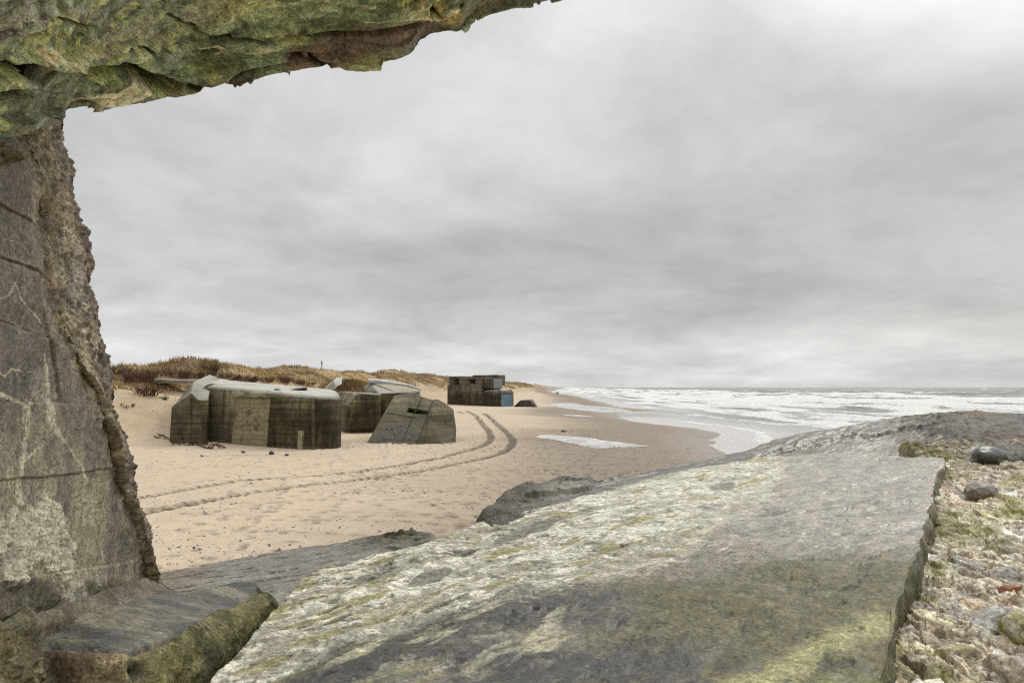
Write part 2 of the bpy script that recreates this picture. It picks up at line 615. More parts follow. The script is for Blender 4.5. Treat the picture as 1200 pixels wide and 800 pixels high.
def sand_mat():
    m = bpy.data.materials.new('beach_sand')
    nt, b = nodes(m)
    tc = N_(nt, 'ShaderNodeTexCoord').outputs['Object']
    a = N_(nt, 'ShaderNodeAttribute', attribute_name='Col')
    ar = N_(nt, 'ShaderNodeAttribute', attribute_name='Rough')
    n1 = noise(nt, tc, 1.7, 9, 0.72)
    n2 = noise(nt, tc, 14, 5, 0.7)
    c = mixc(nt, a.outputs['Color'], ramp(nt, n1, .3, .7, (.86, .85, .84, 1), (1.12, 1.12, 1.12, 1)), 1.0, 'MULTIPLY')
    c = mixc(nt, c, ramp(nt, n2, .36, .5, (.78, .77, .76, 1), (1.03, 1.03, 1.03, 1)), 1.0, 'MULTIPLY')
    nt.links.new(c, b.inputs['Base Color'])
    nt.links.new(ar.outputs['Fac'], b.inputs['Roughness'])
    b.inputs['Specular IOR Level'].default_value = .35
    mm = N_(nt, 'ShaderNodeMath', operation='ADD')
    nt.links.new(n1, mm.inputs[0])
    nt.links.new(n2, mm.inputs[1])
    bump(nt, b, mm.outputs[0], .35, .04)
    return m


# ------------------------------------------------------------------ sea
def water_mat():
    m = bpy.data.materials.new('sea_water')
    nt, b = nodes(m)
    tc = N_(nt, 'ShaderNodeTexCoord').outputs['Object']
    fo = N_(nt, 'ShaderNodeAttribute', attribute_name='Rough').outputs['Fac']
    ca = N_(nt, 'ShaderNodeAttribute', attribute_name='Col').outputs['Color']
    mp = N_(nt, 'ShaderNodeMapping')
    mp.inputs['Rotation'].default_value = (0, 0, .08)
    mp.inputs['Scale'].default_value = (1.0, .33, 1)
    nt.links.new(tc, mp.inputs[0])
    n1 = noise(nt, mp.outputs[0], .8, 10, .76, .8)
    n2 = noise(nt, mp.outputs[0], 2.6, 6, .7)
    ad = N_(nt, 'ShaderNodeMath', operation='MULTIPLY_ADD')
    nt.links.new(n1, ad.inputs[0])
    ad.inputs[1].default_value = 1.0
    nt.links.new(fo, ad.inputs[2])
    fm = ramp(nt, ad.outputs[0], .88, 1.06)
    fc = mixc(nt, (.50, .49, .455), (.80, .80, .77), ramp(nt, n2, .36, .60))
    c = mixc(nt, ca, fc, fm)
    nt.links.new(c, b.inputs['Base Color'])
    rr = ramp(nt, fm, 0, 1, (.16,) * 3 + (1,), (.95,) * 3 + (1,))
    nt.links.new(rr, b.inputs['Roughness'])
    b.inputs['IOR'].default_value = 1.33
    mm = N_(nt, 'ShaderNodeMath', operation='ADD')
    nt.links.new(n1, mm.inputs[0])
    nt.links.new(n2, mm.inputs[1])
    bump(nt, b, mm.outputs[0], .7, .4)
    return m


def build_sea():
    ang = np.radians(np.concatenate([np.linspace(-12, 0, 60)[:-1], np.linspace(0, 42, 900), np.linspace(42, 120, 40)[1:]]))
    r = np.concatenate([np.geomspace(20, 900, 760), np.geomspace(900, 13500, 220)[1:]])
    A, R = np.meshgrid(ang, r)
    X, Y = R * np.sin(A), R * np.cos(A)
    p = np.stack([X, Y, np.zeros_like(X)], -1)
    dc = X - coast_x(Y)
    me = 10 * vn(p / np.array([1e9, 45, 1]) + 4, 81) + 6 * vn(p / np.array([60, 24, 1]), 82)
    q = dc + me
    ph = np.sqrt(np.maximum(q, 0) + 4) * 2.9
    sw = np.sin(ph + .6)
    sharp = np.maximum(sw, 0) ** 3
    amp = 1.05 * ss(6, 55, dc) * (.55 + .6 * vn(p / np.array([70, 40, 1]) + 2, 85))
    ch = fbm(p / np.array([9, 22, 1]), 4, seed=86)
    ch2 = fbm(p / np.array([3, 6, 1]), 3, seed=87)
    Z = ZSEA + amp * (sharp * 1.0 - .12) + (.55 * ch + .16 * ch2) * ss(10, 70, dc)
    Z = Z + 0.012 * ss(-2, 5, dc)
    far = ss(140, 230, dc + 40 * vn(p / np.array([80, 200, 1]), 90))
    band = fbm(p / np.array([16, 60, 1]) + 6, 4, seed=88)
    st = fbm(p / np.array([4.5, 26, 1]) + 1, 4, seed=89)
    surf = ss(5, 14, dc + 6 * band) * (1 - far)
    foam = -.25 + surf * (.73 + .26 * band + .36 * st + .30 * sharp)
    dip = ss(.25, .6, fbm(p / np.array([26, 80, 1]) + 30, 3, seed=91)) * ss(35, 60, dc)
    foam -= dip * .34
    cap = ss(.28, .5, ch + .5 * st) * ss(120, 160, dc)
    foam += cap * far * .85
    # thin foam lines where the swash has run up the sand
    edge = np.exp(-((dc - .5 + .5 * ch2) / .35) ** 2) * (ss(-.1, .3, vn(p / np.array([1e9, 9, 1]), 93)))
    foam += edge * .55
    l2 = np.exp(-((dc - 7 - 3 * band - me * .2) / .8) ** 2)
    foam += l2 * .6 * ss(-.6, .2, st) + .50 * np.exp(-((dc - 4.5) / 4.0) ** 2) * ss(-.5, .4, band + st)
    shallow = 1 - ss(1, 22, dc)
    C = mix(np.zeros(X.shape + (3,)) + (.135, .135, .12), (.60, .575, .53), shallow)
    C = mix(C, (.20, .19, .16), ss(.0, .5, ch) * .6)
    V = np.stack([X, Y, Z], -1)
    o = raw_mesh('sea', V, grid_faces(*X.shape), M['water'], None, C, foam, origin=(0, 0, 0))
    tag(o, kind='structure')


def film_mat():
    m = bpy.data.materials.new('water_film')
    nt, b = nodes(m)
    tc = N_(nt, 'ShaderNodeTexCoord').outputs['Object']
    n = noise(nt, tc, 1.4, 8, .75)
    c = mixc(nt, (.26, .21, .16), (.74, .73, .69), ramp(nt, n, .44, .56))
    nt.links.new(c, b.inputs['Base Color'])
    b.inputs['Roughness'].default_value = .12
    bump(nt, b, noise(nt, tc, 6, 3, .6), .15, .01)
    return m


def puddle(pts, label):
    P = gpt(np.array([a for a, b in pts]), np.array([b for a, b in pts]), -.35)[:, :2]
    c = P.mean(0)
    P = cr(np.concatenate([P, P[:1]]), 90, 0)[:-1]
    rings = np.linspace(0.02, 1, 14)
    XY = c + rings[:, None, None] * (P - c)[None]
    nz = 1 + .10 * fbm(np.concatenate([XY / 1.6, XY[..., :1] * 0], -1), 4, seed=5)
    XY = c + (XY - c) * nz[..., None]
    Z = ground_h(XY[..., 0], XY[..., 1]) + .05 - .035 * rings[:, None] ** 4
    V = np.concatenate([XY, Z[..., None]], -1)
    V = np.concatenate([V, V[:, :1]], 1)
    o = raw_mesh('puddle', V, grid_faces(*V.shape[:2], flip=True), M['film'])
    tag(o, kind='structure')


# ------------------------------------------------------------------ dune vegetation
def build_grass():
    n = 210000
    y = 42 + (RNG.random(n) ** 1.9) * 620
    s0 = RNG.uniform(-74, -20, n)
    x = s0 + .08 * y
    k = 5000
    x = np.concatenate([x, RNG.normal(-14, 3.2, k)])
    y = np.concatenate([y, RNG.normal(65.5, 2.4, k)])
    p = np.stack([x, y, np.zeros_like(x)], -1)
    s = x - 0.08 * y + 3.0 * vn(p / np.array([60, 38, 1]) + 5, 11) + 1.2 * vn(p / 9.0 + 9, 13)
    cover = ss(-.12, .25, fbm(p / np.array([7, 11, 1]) + 3, 5, seed=61) + .95 * ss(-29.5, -37, s) - .04) * ss(-27.5, -32, s)
    cover[-k:] = np.exp(-((x[-k:] + 14) / 4.5) ** 2 - ((y[-k:] - 66) / 3.4) ** 2) * 1.2
    keep = RNG.random(len(x)) < cover * (.55 + .45 * vn(p / 2.0, 99))
    keep &= np.abs(np.arctan2(x, y)) < .95
    x, y = x[keep], y[keep]
    z = ground_h(x, y)
    g = fbm(np.stack([x / 3, y / 4, x * 0], -1), 5, seed=63)
    B = 4
    nt = len(x)
    X = np.repeat(x, B) + RNG.normal(0, .12, nt * B)
    Y = np.repeat(y, B) + RNG.normal(0, .12, nt * B)
    Z = np.repeat(z, B) - .05
    h = RNG.uniform(.25, .55, nt * B) * (1 + .3 * np.repeat(g, B))
    a = RNG.uniform(0, 2 * math.pi, nt * B)
    w = RNG.uniform(.018, .045, nt * B)
    lean = RNG.normal(.25, .2, nt * B)
    la = RNG.normal(-2.8, .8, nt * B)
    base = np.stack([X, Y, Z], -1)
    side = np.stack([np.cos(a), np.sin(a), a * 0], -1) * w[:, None]
    tip = base + np.stack([np.cos(la) * lean * h, np.sin(la) * lean * h, h], -1)
    V = np.stack([base - side, base + side, tip], 1).reshape(-1, 3)
    T = np.arange(len(V)).reshape(-1, 3)
    u = np.clip(np.repeat(g * 1.5 + .25 * vn(np.stack([x / .9, y / 1.2, x * 0], -1), 77), B) + RNG.normal(0, .3, nt * B) + .1, -1, 1)
    c = np.where((u > 0)[:, None], np.array([.35, .255, .115]) + (np.array([.17, .105, .045]) - np.array([.35, .255, .115])) * u[:, None],
                 np.array([.35, .255, .115]) + (np.array([.48, .36, .18]) - np.array([.35, .255, .115])) * (-u[:, None]))
    o = raw_mesh('dune_grass', V, T, M['grass'], None, np.repeat(c, 3, 0), None, smooth=False, origin=(0, 0, 0))
    tag(o, kind='stuff', label='dry yellow marram grass covering the dunes', cat='grass')


def twigs(n, R, H, seed, thick=.022, droop=.25):
    r = np.random.default_rng(seed)
    V, T = [], []
    k = 0
    for i in range(n):
        a = r.uniform(0, 2 * math.pi)
        p = np.array([math.cos(a), math.sin(a), 0]) * R * math.sqrt(r.random()) * .55
        d = np.array([math.cos(a) * r.uniform(.1, .9), math.sin(a) * r.uniform(.1, .9), 1.0])
        d += r.normal(0, .25, 3)
        L = H * r.uniform(.4, 1.05)
        th = thick * r.uniform(.6, 1.3)
        stems = [(p, d / np.linalg.norm(d), L, th)]
        for b in range(3):
            f = r.uniform(.3, .8)
            dd = d / np.linalg.norm(d) + r.normal(0, .55, 3)
            stems.append((p + d / np.linalg.norm(d) * L * f, dd / np.linalg.norm(dd), L * .5 * r.uniform(.4, 1), th * .55))
        for (q, e, l, t0) in stems:
            u = np.cross(e, [.3, .5, .1])
            u /= np.linalg.norm(u) + 1e-9
            v = np.cross(e, u)
            bend = r.normal(0, .16, 3) * l
            for j in range(3):
                f = j / 2
                c = q + e * l * f + bend * f * f + np.array([0, 0, -droop * l * f * f * .3])
                for m in range(3):
                    an = m * 2.094
                    V.append(c + (u * math.cos(an) + v * math.sin(an)) * t0 * (1 - .75 * f))
            for j in range(2):
                for m in range(3):
                    b0 = k + j * 3 + m
                    b1 = k + j * 3 + (m + 1) % 3
                    T.append((b0, b1, b1 + 3, b0 + 3))
            k += 9
    return np.array(V), np.array(T)


def bush(px, py, t, R, H, n, seed, label, col=None):
    ts = np.linspace(t * .72, t * 1.5, 400)
    Q = at(np.full(400, px), np.full(400, py), ts)
    under = np.where(Q[:, 2] < ground_h(Q[:, 0], Q[:, 1]))[0]
    w = Q[under[0]] if len(under) else at(px, py, t)
    z = float(ground_h(w[0], w[1])) - .12
    V, T = twigs(n, R, H, seed)
    V = V + np.array([w[0], w[1], z])
    o = raw_mesh('shrub', V, T, M['twig' if col is None else col], smooth=False, origin=(w[0], w[1], z))
    tag(o, label, 'shrub', 'leafless shrubs on the dune foot')


def stone_mesh(name, c, size, seed, mat, rot=0.0, rough=.3, n=22, lump=.22, col=None, label=None, cat='stone', group=None, flat=False, wet=.5, face=0.0):
    """a rounded or angular stone: a noise-worn ellipsoid, optionally cut by flat facets"""
    r = np.random.default_rng(seed)
    th = np.linspace(0, math.pi, n)
    ph = np.linspace(0, 2 * math.pi, 2 * n, endpoint=False)
    T, Pp = np.meshgrid(th, ph, indexing='ij')
    D = np.stack([np.sin(T) * np.cos(Pp), np.sin(T) * np.sin(Pp), np.cos(T)], -1)
    rad = np.ones(T.shape)
    if face:
        for k in range(9):
            nn = r.normal(0, 1, 3)
            nn /= np.linalg.norm(nn)
            dd = r.uniform(.55, .85)
            cosn = (D * nn).sum(-1)
            rad = np.where(cosn > .05, np.minimum(rad, (dd / np.maximum(cosn, .05))), rad)
    rad = rad * (1 + lump * fbm(D * 1.3 + seed, 4, seed=seed))
    V = D * rad[..., None] * np.asarray(size)
    V = V + (D * .03 * np.mean(size)) * fbm(D * 5 + seed, 3, seed=seed + 1)[..., None]
    ca, sa = math.cos(rot), math.sin(rot)
    V = V @ np.array([[ca, sa, 0], [-sa, ca, 0], [0, 0, 1]])
    tilt = r.normal(0, .18)
    ca, sa = math.cos(tilt), math.sin(tilt)
    V = V @ np.array([[ca, 0, sa], [0, 1, 0], [-sa, 0, ca]])
    V = V + np.asarray(c)
    m = 2 * n
    i = (np.arange(n - 1)[:, None] * m + np.arange(m)[None]).ravel()
    j = (np.arange(n - 1)[:, None] * m + (np.arange(m)[None] + 1) % m).ravel()
    q = np.stack([i, i + m, j + m, j], -1)
    base = np.zeros(T.shape + (3,)) + np.asarray(col[0])
    f = fbm(D * 2.2 + seed * 1.7, 5, seed=seed + 5)
    if len(col) > 1:
        base = mix(base, col[1], ss(-.05, .2, f))
    if len(col) > 2:
        base = mix(base, col[2], ss(.15, .35, fbm(D * 3.1 + seed, 5, seed=seed + 8)))
    o = raw_mesh(name, V, q, mat, None, base, np.full(T.shape, wet))
    tag(o, label, cat, group)
    return o


def build_pebbles():
    """loose shingle speckling the beach: one mesh, far past counting"""
    n = 17000
    y = 12.5 + 55 * RNG.random(n) ** 1.4
    x = RNG.uniform(-.55, .45, n) * y
    k2 = 11000
    y2 = RNG.uniform(13, 60, k2)
    x2 = RNG.normal(1.5, 3.2, k2) + y2 * .05
    x = np.concatenate([x, x2])
    y = np.concatenate([y, y2])
    p = np.stack([x, y, x * 0], -1)
    keep = (RNG.random(len(x)) < ss(-.35, .35, fbm(p / np.array([4.0, 2.0, 1]), 4, seed=201) + .1)) & (x < coast_x(y) - 1.5)
    keep &= (x > -.5 * y)
    x, y = x[keep], y[keep]
    z = ground_h(x, y)
    oct_ = np.array([(1, 0, 0), (0, 1, 0), (-1, 0, 0), (0, -1, 0), (0, 0, 1)], float)
    f = np.array([(0, 1, 4), (1, 2, 4), (2, 3, 4), (3, 0, 4)])
    sz = RNG.gamma(1.6, .0062, len(x)) + .010
    sc = np.stack([sz * RNG.uniform(.8, 1.6, len(x)), sz * RNG.uniform(.8, 1.4, len(x)), sz * RNG.uniform(.5, 1.0, len(x))], -1)
    a = RNG.uniform(0, 6.28, len(x))
    L = oct_[None] * sc[:, None]
    X = L[..., 0] * np.cos(a)[:, None] - L[..., 1] * np.sin(a)[:, None]
    Y = L[..., 0] * np.sin(a)[:, None] + L[..., 1] * np.cos(a)[:, None]
    V = np.stack([X + x[:, None], Y + y[:, None], L[..., 2] + z[:, None]], -1)
    T = f[None] + (np.arange(len(x)) * 5)[:, None, None]
    g = RNG.choice(5, len(x), p=[.45, .3, .15, .06, .04])
    pal = np.array([(.07, .065, .06), (.14, .12, .10), (.22, .17, .12), (.5, .47, .42), (.26, .12, .06)])
    Cc = np.repeat(pal[g], 5, 0)
    o = raw_mesh('shingle', V, T.reshape(-1, 3), M['pebble'], None, Cc, None, smooth=False, origin=(0, 0, 0))
    tag(o, kind='stuff', label='small dark pebbles strewn over the sand', cat='shingle')


# ------------------------------------------------------------------ solids for the bunkers
def finish_bm(bm, name, mat, parent, origin, sharp=35, smooth=True):
    bmesh.ops.recalc_face_normals(bm, faces=bm.faces)
    for f in bm.faces:
        f.smooth = smooth
    for e in bm.edges:
        e.smooth = not (len(e.link_faces) == 2 and e.calc_face_angle(0) > math.radians(sharp))
    me = bpy.data.meshes.new(name)
    bm.to_mesh(me)
    bm.free()
    me.materials.append(mat)
    o = bpy.data.objects.new(name, me)
    if parent is None:
        o.location = origin
    COL.objects.link(o)
    if parent is not None:
        o.parent = parent
    return o


def loft(name, rings, mat, parent=None, bev=.05, cuts=3, rough=.02, seed=1, capped=True, origin=None):
    """solid through rings of world points (same count each), edges worn by a bevel and noise"""
    rings = [np.asarray(r, float) for r in rings]
    if origin is None:
        origin = np.array(parent.location) if parent is not None else rings[0].mean(0)
    bm = bmesh.new()
    vs = [[bm.verts.new(p - origin) for p in r] for r in rings]
    k = len(rings[0])
    for a, b in zip(vs[:-1], vs[1:]):
        for i in range(k):
            j = (i + 1) % k
            bm.faces.new((a[i], a[j], b[j], b[i]))
    bm.faces.new(vs[0][::-1])
    bm.faces.new(vs[-1])
    bmesh.ops.recalc_face_normals(bm, faces=bm.faces)
    if bev:
        bmesh.ops.bevel(bm, geom=[e for e in bm.edges if e.calc_face_angle(0) > .3], offset=bev, segments=2, affect='EDGES', profile=.6, clamp_overlap=True)
    if cuts:
        bmesh.ops.triangulate(bm, faces=[f for f in bm.faces if len(f.verts) > 4])
        for _ in range(cuts):
            lim = .45
            es = [e for e in bm.edges if e.calc_length() > lim]
            if es and len(bm.faces) < 60000:
                bmesh.ops.subdivide_edges(bm, edges=es, cuts=1, use_grid_fill=True)
                bmesh.ops.triangulate(bm, faces=[f for f in bm.faces if len(f.verts) > 4])
    if rough:
        bm.normal_update()
        P = np.array([v.co[:] for v in bm.verts])
        d = rough * (fbm(P * 1.1 + seed, 4, seed=seed) + .5 * fbm(P * 4 + seed, 3, seed=seed + 3))
        for v, q in zip(bm.verts, d):
            v.co += v.normal * float(q)
    return finish_bm(bm, name, mat, parent, origin)


def extr(pts, vec):
    pts = np.asarray(pts, float)
    return [pts, pts + np.asarray(vec, float)]


def rounded_block(name, foot, rad, topz, er, zb, mat, parent, seed=1, rough=.02):
    """block with a rounded plan and rounded roof edge. foot: ccw xy corners; topz(x,y): height"""
    foot = np.asarray(foot, float)
    n = len(foot)
    pts, nor = [], []
    for i in range(n):
        p, q, r_ = foot[i - 1], foot[i], foot[(i + 1) % n]
        a = (p - q) / np.linalg.norm(p - q)
        b = (r_ - q) / np.linalg.norm(r_ - q)
        half = math.acos(np.clip((a * b).sum(), -1, 1)) / 2
        R = rad[i]
        c = q + (a + b) / np.linalg.norm(a + b) * R / math.sin(half)
        t0 = q + a * R / math.tan(half)
        t1 = q + b * R / math.tan(half)
        a0 = math.atan2(*(t0 - c)[::-1])
        a1 = math.atan2(*(t1 - c)[::-1])
        while a1 < a0:
            a1 += 2 * math.pi
        m = max(3, int(6 + R * 6))
        for k in range(m + 1):
            an = a0 + (a1 - a0) * k / m
            pts.append(c + R * np.array([math.cos(an), math.sin(an)]))
            nor.append([math.cos(an), math.sin(an)])
        # straight run to the next corner
        q2, r2 = foot[(i + 1) % n], foot[(i + 2) % n]
        a2 = (q - q2) / np.linalg.norm(q - q2)
        b2 = (r2 - q2) / np.linalg.norm(r2 - q2)
        h2 = math.acos(np.clip((a2 * b2).sum(), -1, 1)) / 2
        t2 = q2 + a2 * rad[(i + 1) % n] / math.tan(h2)
        L = np.linalg.norm(t2 - t1)
        m2 = int(L / .3)
        nn = np.array([(t2 - t1)[1], -(t2 - t1)[0]]) / (L + 1e-9)
        for k in range(1, m2):
            pts.append(t1 + (t2 - t1) * k / m2)
            nor.append(nn)
    pts, nor = np.array(pts), np.array(nor)
    rings = []
    tz = topz(pts[:, 0], pts[:, 1]) - er
    zs = np.linspace(0, 1, 12)
    for f in zs:
        rings.append(np.column_stack([pts, zb + (tz - zb) * f]))
    for k in range(1, 9):
        an = k / 8 * math.pi / 2
        xy = pts - nor * er * (1 - math.cos(an))
        rings.append(np.column_stack([xy, tz + er * math.sin(an)]))
    c = pts.mean(0)
    last = rings[-1][:, :2]
    for f in (.75, .5, .25, .04):
        xy = c + (last - c) * f
        rings.append(np.column_stack([xy, topz(xy[:, 0], xy[:, 1])]))
    Rg = np.array(rings)
    nv = np.concatenate([nor, np.zeros((len(nor), 1))], 1)
    d = rough * (fbm(Rg * 1.0 + seed, 4, seed=seed) + .4 * fbm(Rg * 4.0 + seed, 3, seed=seed + 1))
    Rg = Rg + nv[None] * d[..., None]
    Rg[-5:, :, 2] += d[-5:]
    k = len(pts)
    V = Rg.reshape(-1, 3)
    i = (np.arange(len(rings) - 1)[:, None] * k + np.arange(k)[None]).ravel()
    j = (np.arange(len(rings) - 1)[:, None] * k + (np.arange(k)[None] + 1) % k).ravel()
    q = np.stack([i, j, j + k, i + k], -1)
    bot = np.arange(k)[None, ::-1]
    top = (np.arange(k) + (len(rings) - 1) * k)[None]
    return raw_mesh(name, V, [q, bot, top], mat, parent)


def cut(o, rings):
    """carve a real opening out of a solid"""
    c = loft('cutter', rings, o.data.materials[0], None, bev=0, cuts=0, rough=0)
    md = o.modifiers.new('cut', 'BOOLEAN')
    md.operation = 'DIFFERENCE'
    md.solver = 'EXACT'
    md.object = c
    bpy.context.view_layer.update()
    dg = bpy.context.evaluated_depsgraph_get()
    me = bpy.data.meshes.new_from_object(o.evaluated_get(dg))
    o.modifiers.clear()
    if len(me.polygons) > 10:
        o.data = me
    cm = c.data
    bpy.data.objects.remove(c)
    bpy.data.meshes.remove(cm)


def on_wall(px, py, p0, nrm, off=0.0):
    d = ray(np.asarray(px, float), np.asarray(py, float))
    nrm = np.asarray(nrm, float)
    t = ((np.asarray(p0) + nrm * off - CAM) @ nrm) / (d @ nrm)
    return CAM + d * t[..., None]


def panel(name, px, p0, nrm, off, thick, mat, parent, bev=.02, cuts=2, rough=.01, seed=2):
    q = on_wall([a for a, b in px], [b for a, b in px], p0, nrm, off)
    return loft(name, [q, q - np.asarray(nrm) * thick], mat, parent, bev, cuts, rough, seed)


def strokes(name, lines, p0, nrm, w, mat, parent, seed=1):
    """brush strokes of paint lying on a wall plane, a few mm proud of it"""
    V, Q = [], []
    nrm = np.asarray(nrm, float)
    r = np.random.default_rng(seed)
    k = 0
    for ln in lines:
        a = np.array(ln, float)
        a = cr(a, max(8, 5 * len(a)), 0)
        P = on_wall(a[:, 0], a[:, 1], p0, nrm, .035)
        t = np.gradient(P, axis=0)
        sd = np.cross(t, nrm)
        sd /= np.linalg.norm(sd, axis=1, keepdims=True) + 1e-9
        ww = w * (1 + .35 * r.normal(0, 1, len(P)))[:, None]
        for s_ in (-1, 1):
            for h in (0, .006):
                pass
        for i in range(len(P)):
            V += [P[i] - sd[i] * ww[i], P[i] + sd[i] * ww[i], P[i] + sd[i] * ww[i] - nrm * .05, P[i] - sd[i] * ww[i] - nrm * .05]
        for i in range(len(P) - 1):
            b = k + 4 * i
            for m in range(4):
                Q.append((b + m, b + (m + 1) % 4, b + 4 + (m + 1) % 4, b + 4 + m))
        k += 4 * len(P)
    return raw_mesh(name, np.array(V), np.array(Q), mat, parent, smooth=False)


def bunker_near():
    FL, FR = np.array([-17.2, 40.3]), np.array([-8.62, 37.0])
    BR, BL = np.array([-10.6, 45.0]), np.array([-19.5, 47.5])
    root = empty('bunker', (-13, 41, 0))
    tag(root, 'largest near bunker with white flat roof, rounded right end and bricked-up doorway', 'bunker')
    A = np.array([[-17.0, 40.3, 1], [-11.1, 38.1, 1], [-19, 47.5, 1]])
    co = np.linalg.solve(A, np.array([3.36, 2.86, 3.72]))
    top = lambda x, y: co[0] * x + co[1] * y + co[2]
    body = rounded_block('body', [FL, FR, BR, BL], [.08, 1.5, 1.2, .1], top, .52, -.7, M['bunkerA'], root, 3)
    e = np.append(FR - FL, 0) / np.linalg.norm(FR - FL)
    nr = np.array([e[1], -e[0], 0])
    p0 = np.array([*FL, 0])
    d = panel('doorway_infill', [(277.5, 465), (317, 466), (311, 532), (269.5, 531)], p0, nr, .05, .3, M['brick'], root, .015, 3, .02)
    tag(d, 'pale bricked-up doorway with rusty holes')
    panel('lintel', [(275.5, 463.2), (319, 464.3), (318.8, 466), (275.3, 464.9)], p0, nr, .16, .4, M['bunkerA'], root, .01, 2, .0)
    panel('repair_patch', [(349.5, 505), (354.5, 504.5), (352.6, 535), (347.6, 535)], p0, nr, .04, .3, M['patch'], root, .02, 2, .02)
    for (a, b, c_, d_) in ((364.5, 466, 366.5, 536), ):
        panel('wall_rib', [(a, b), (a + 1.3, b), (c_, d_), (c_ - 1.3, d_)], p0, nr, .03, .2, M['bunkerA'], root, .01, 2, .01)
    # wing wall at the left end, chamfered and ridged on top
    r0 = at([197, 201, 224, 232, 243.5, 240], [545, 477, 460, 468.5, 468.5, 545], [38.9] * 6)
    r1 = at([202, 207.5, 227, 237, 247.5, 247], [545, 470, 446.8, 451.5, 452.8, 545], [40.6] * 6)
    r2 = at([218, 222, 245.5, 252, 258, 258], [535, 458, 438.5, 440.5, 444, 535], [46.5] * 6)
    w = loft('wing_wall', [r0, r1, r2], M['bunkerW'], root, .07, 4, .025, 5)
    # bare brickwork showing low on the wing and the wall
    panel('exposed_brick', [(220.5, 503.5), (235, 504), (234.5, 516.5), (220, 516)], r0[0], np.array([0, -1.0, 0]), .02, .1, M['oldbrick'], root, .01, 2, .01)
    panel('exposed_brick', [(244.5, 490), (253, 494), (268, 505), (268, 515), (245, 517)], p0, nr, .02, .1, M['oldbrick'], root, .01, 2, .01)
    # small lump left on the roof edge and the low vent dome
    for (px, py, t, sx, sz) in ((325, 458.3, 39.4, .22, .16), ):
        w = at(px, py, t)
        stone_mesh('roof_lump', w, (sx, sx, sz), 5, M['stone'], col=[(.09, .08, .07)], n=10, label='dark lump of rubble on the roof edge of the largest bunker', cat='rubble')
    w = at(348, 457, 41.5)
    vd = stone_mesh('roof_dome', np.array([w[0], w[1], top(w[0], w[1]) - .02]), (.62, .62, .14), 6, M['bunkerD'], col=[(.3, .3, .28)], n=14, lump=.05)
    vd.parent = root
    vd.location = np.array(vd.location) - np.array(root.location)
    for k in ('label', 'category'):
        if k in vd:
            del vd[k]


def bunker_mid():
    root = empty('bunker', (-10.5, 53, 0))
    tag(root, 'low bunker half buried in the dune foot between the largest bunker and the tilted block', 'bunker')
    f = at([404.5, 407, 419.5, 447, 446, 446], [520, 475, 460.3, 462.3, 475, 520], [50.5, 50.3, 50.8, 51.6, 51.6, 51.4])
    b = at([388, 388.5, 396, 444, 444, 444], [515, 473, 458.3, 460.6, 474, 515], [58] * 6)
    fr = loft('front_block', [f, b], M['bunkerB'], root, .06, 4, .025, 11)
    f = at([440, 440, 444, 484, 490, 490], [520, 466, 461, 459.2, 463, 520], [54.0, 54, 54, 54.5, 54.8, 54.8])
    b = at([426, 426, 433, 458, 492.5, 492.5], [515, 455, 446.8, 449.2, 460.5, 515], [63, 63, 64, 64, 58, 58])
    loft('main_block', [f, b], M['bunkerB'], root, .08, 4, .025, 12)
    f = at([437, 430, 432, 459, 478, 493, 493], [466, 462, 446.5, 449.0, 452.5, 458.2, 464], [60, 62, 63.5, 63, 61, 57.5, 57.5])
    g = at([437, 430, 432, 459, 478, 493, 493], [461, 457, 444.8, 447.6, 450.8, 456.4, 462.5], [60, 62, 63.5, 63, 61, 57.5, 57.5])
    f2 = at([431, 448, 462, 480, 492.5, 492, 470], [448, 455, 460.6, 460.6, 460.6, 458, 450], [63.5, 58.5, 55.0, 55, 55.6, 57.5, 63])
    up = np.array([0, 0, .16])
    loft('roof_slab', [f2, f2 + up], M['roofsand'], root, .03, 3, .02, 13)
    e0 = at([431, 445, 459, 478, 492.5, 492.5, 478, 459, 445, 431], [447.5, 448.5, 450.3, 454, 459.8, 460.6, 455.5, 452.6, 450.8, 449.5], [62.5, 62.3, 62, 60.5, 57.2, 56.4, 59, 60.5, 60.8, 61])
    loft('roof_edge', [e0 + np.array([0, 0, .1]), e0 + np.array([0, 0, .34])], M['roofpale'], root, .02, 3, .02, 14)
    # painted ring and legs on the front block
    nr = np.array([.14, -.99, 0])
    p0 = at(427, 480, 50.75)
    ring = [(421 + 12.3 * math.cos(a) - 0 , 491 + 7.4 * math.sin(a)) for a in np.linspace(0, 2 * math.pi, 17)]
    strokes('painted_ring', [ring, [(414, 497), (410, 500), (418, 507)], [(428, 497.5), (425, 502)], [(415, 490), (419, 493)]], p0, nr, .035, M['blackpaint'], root, 2)


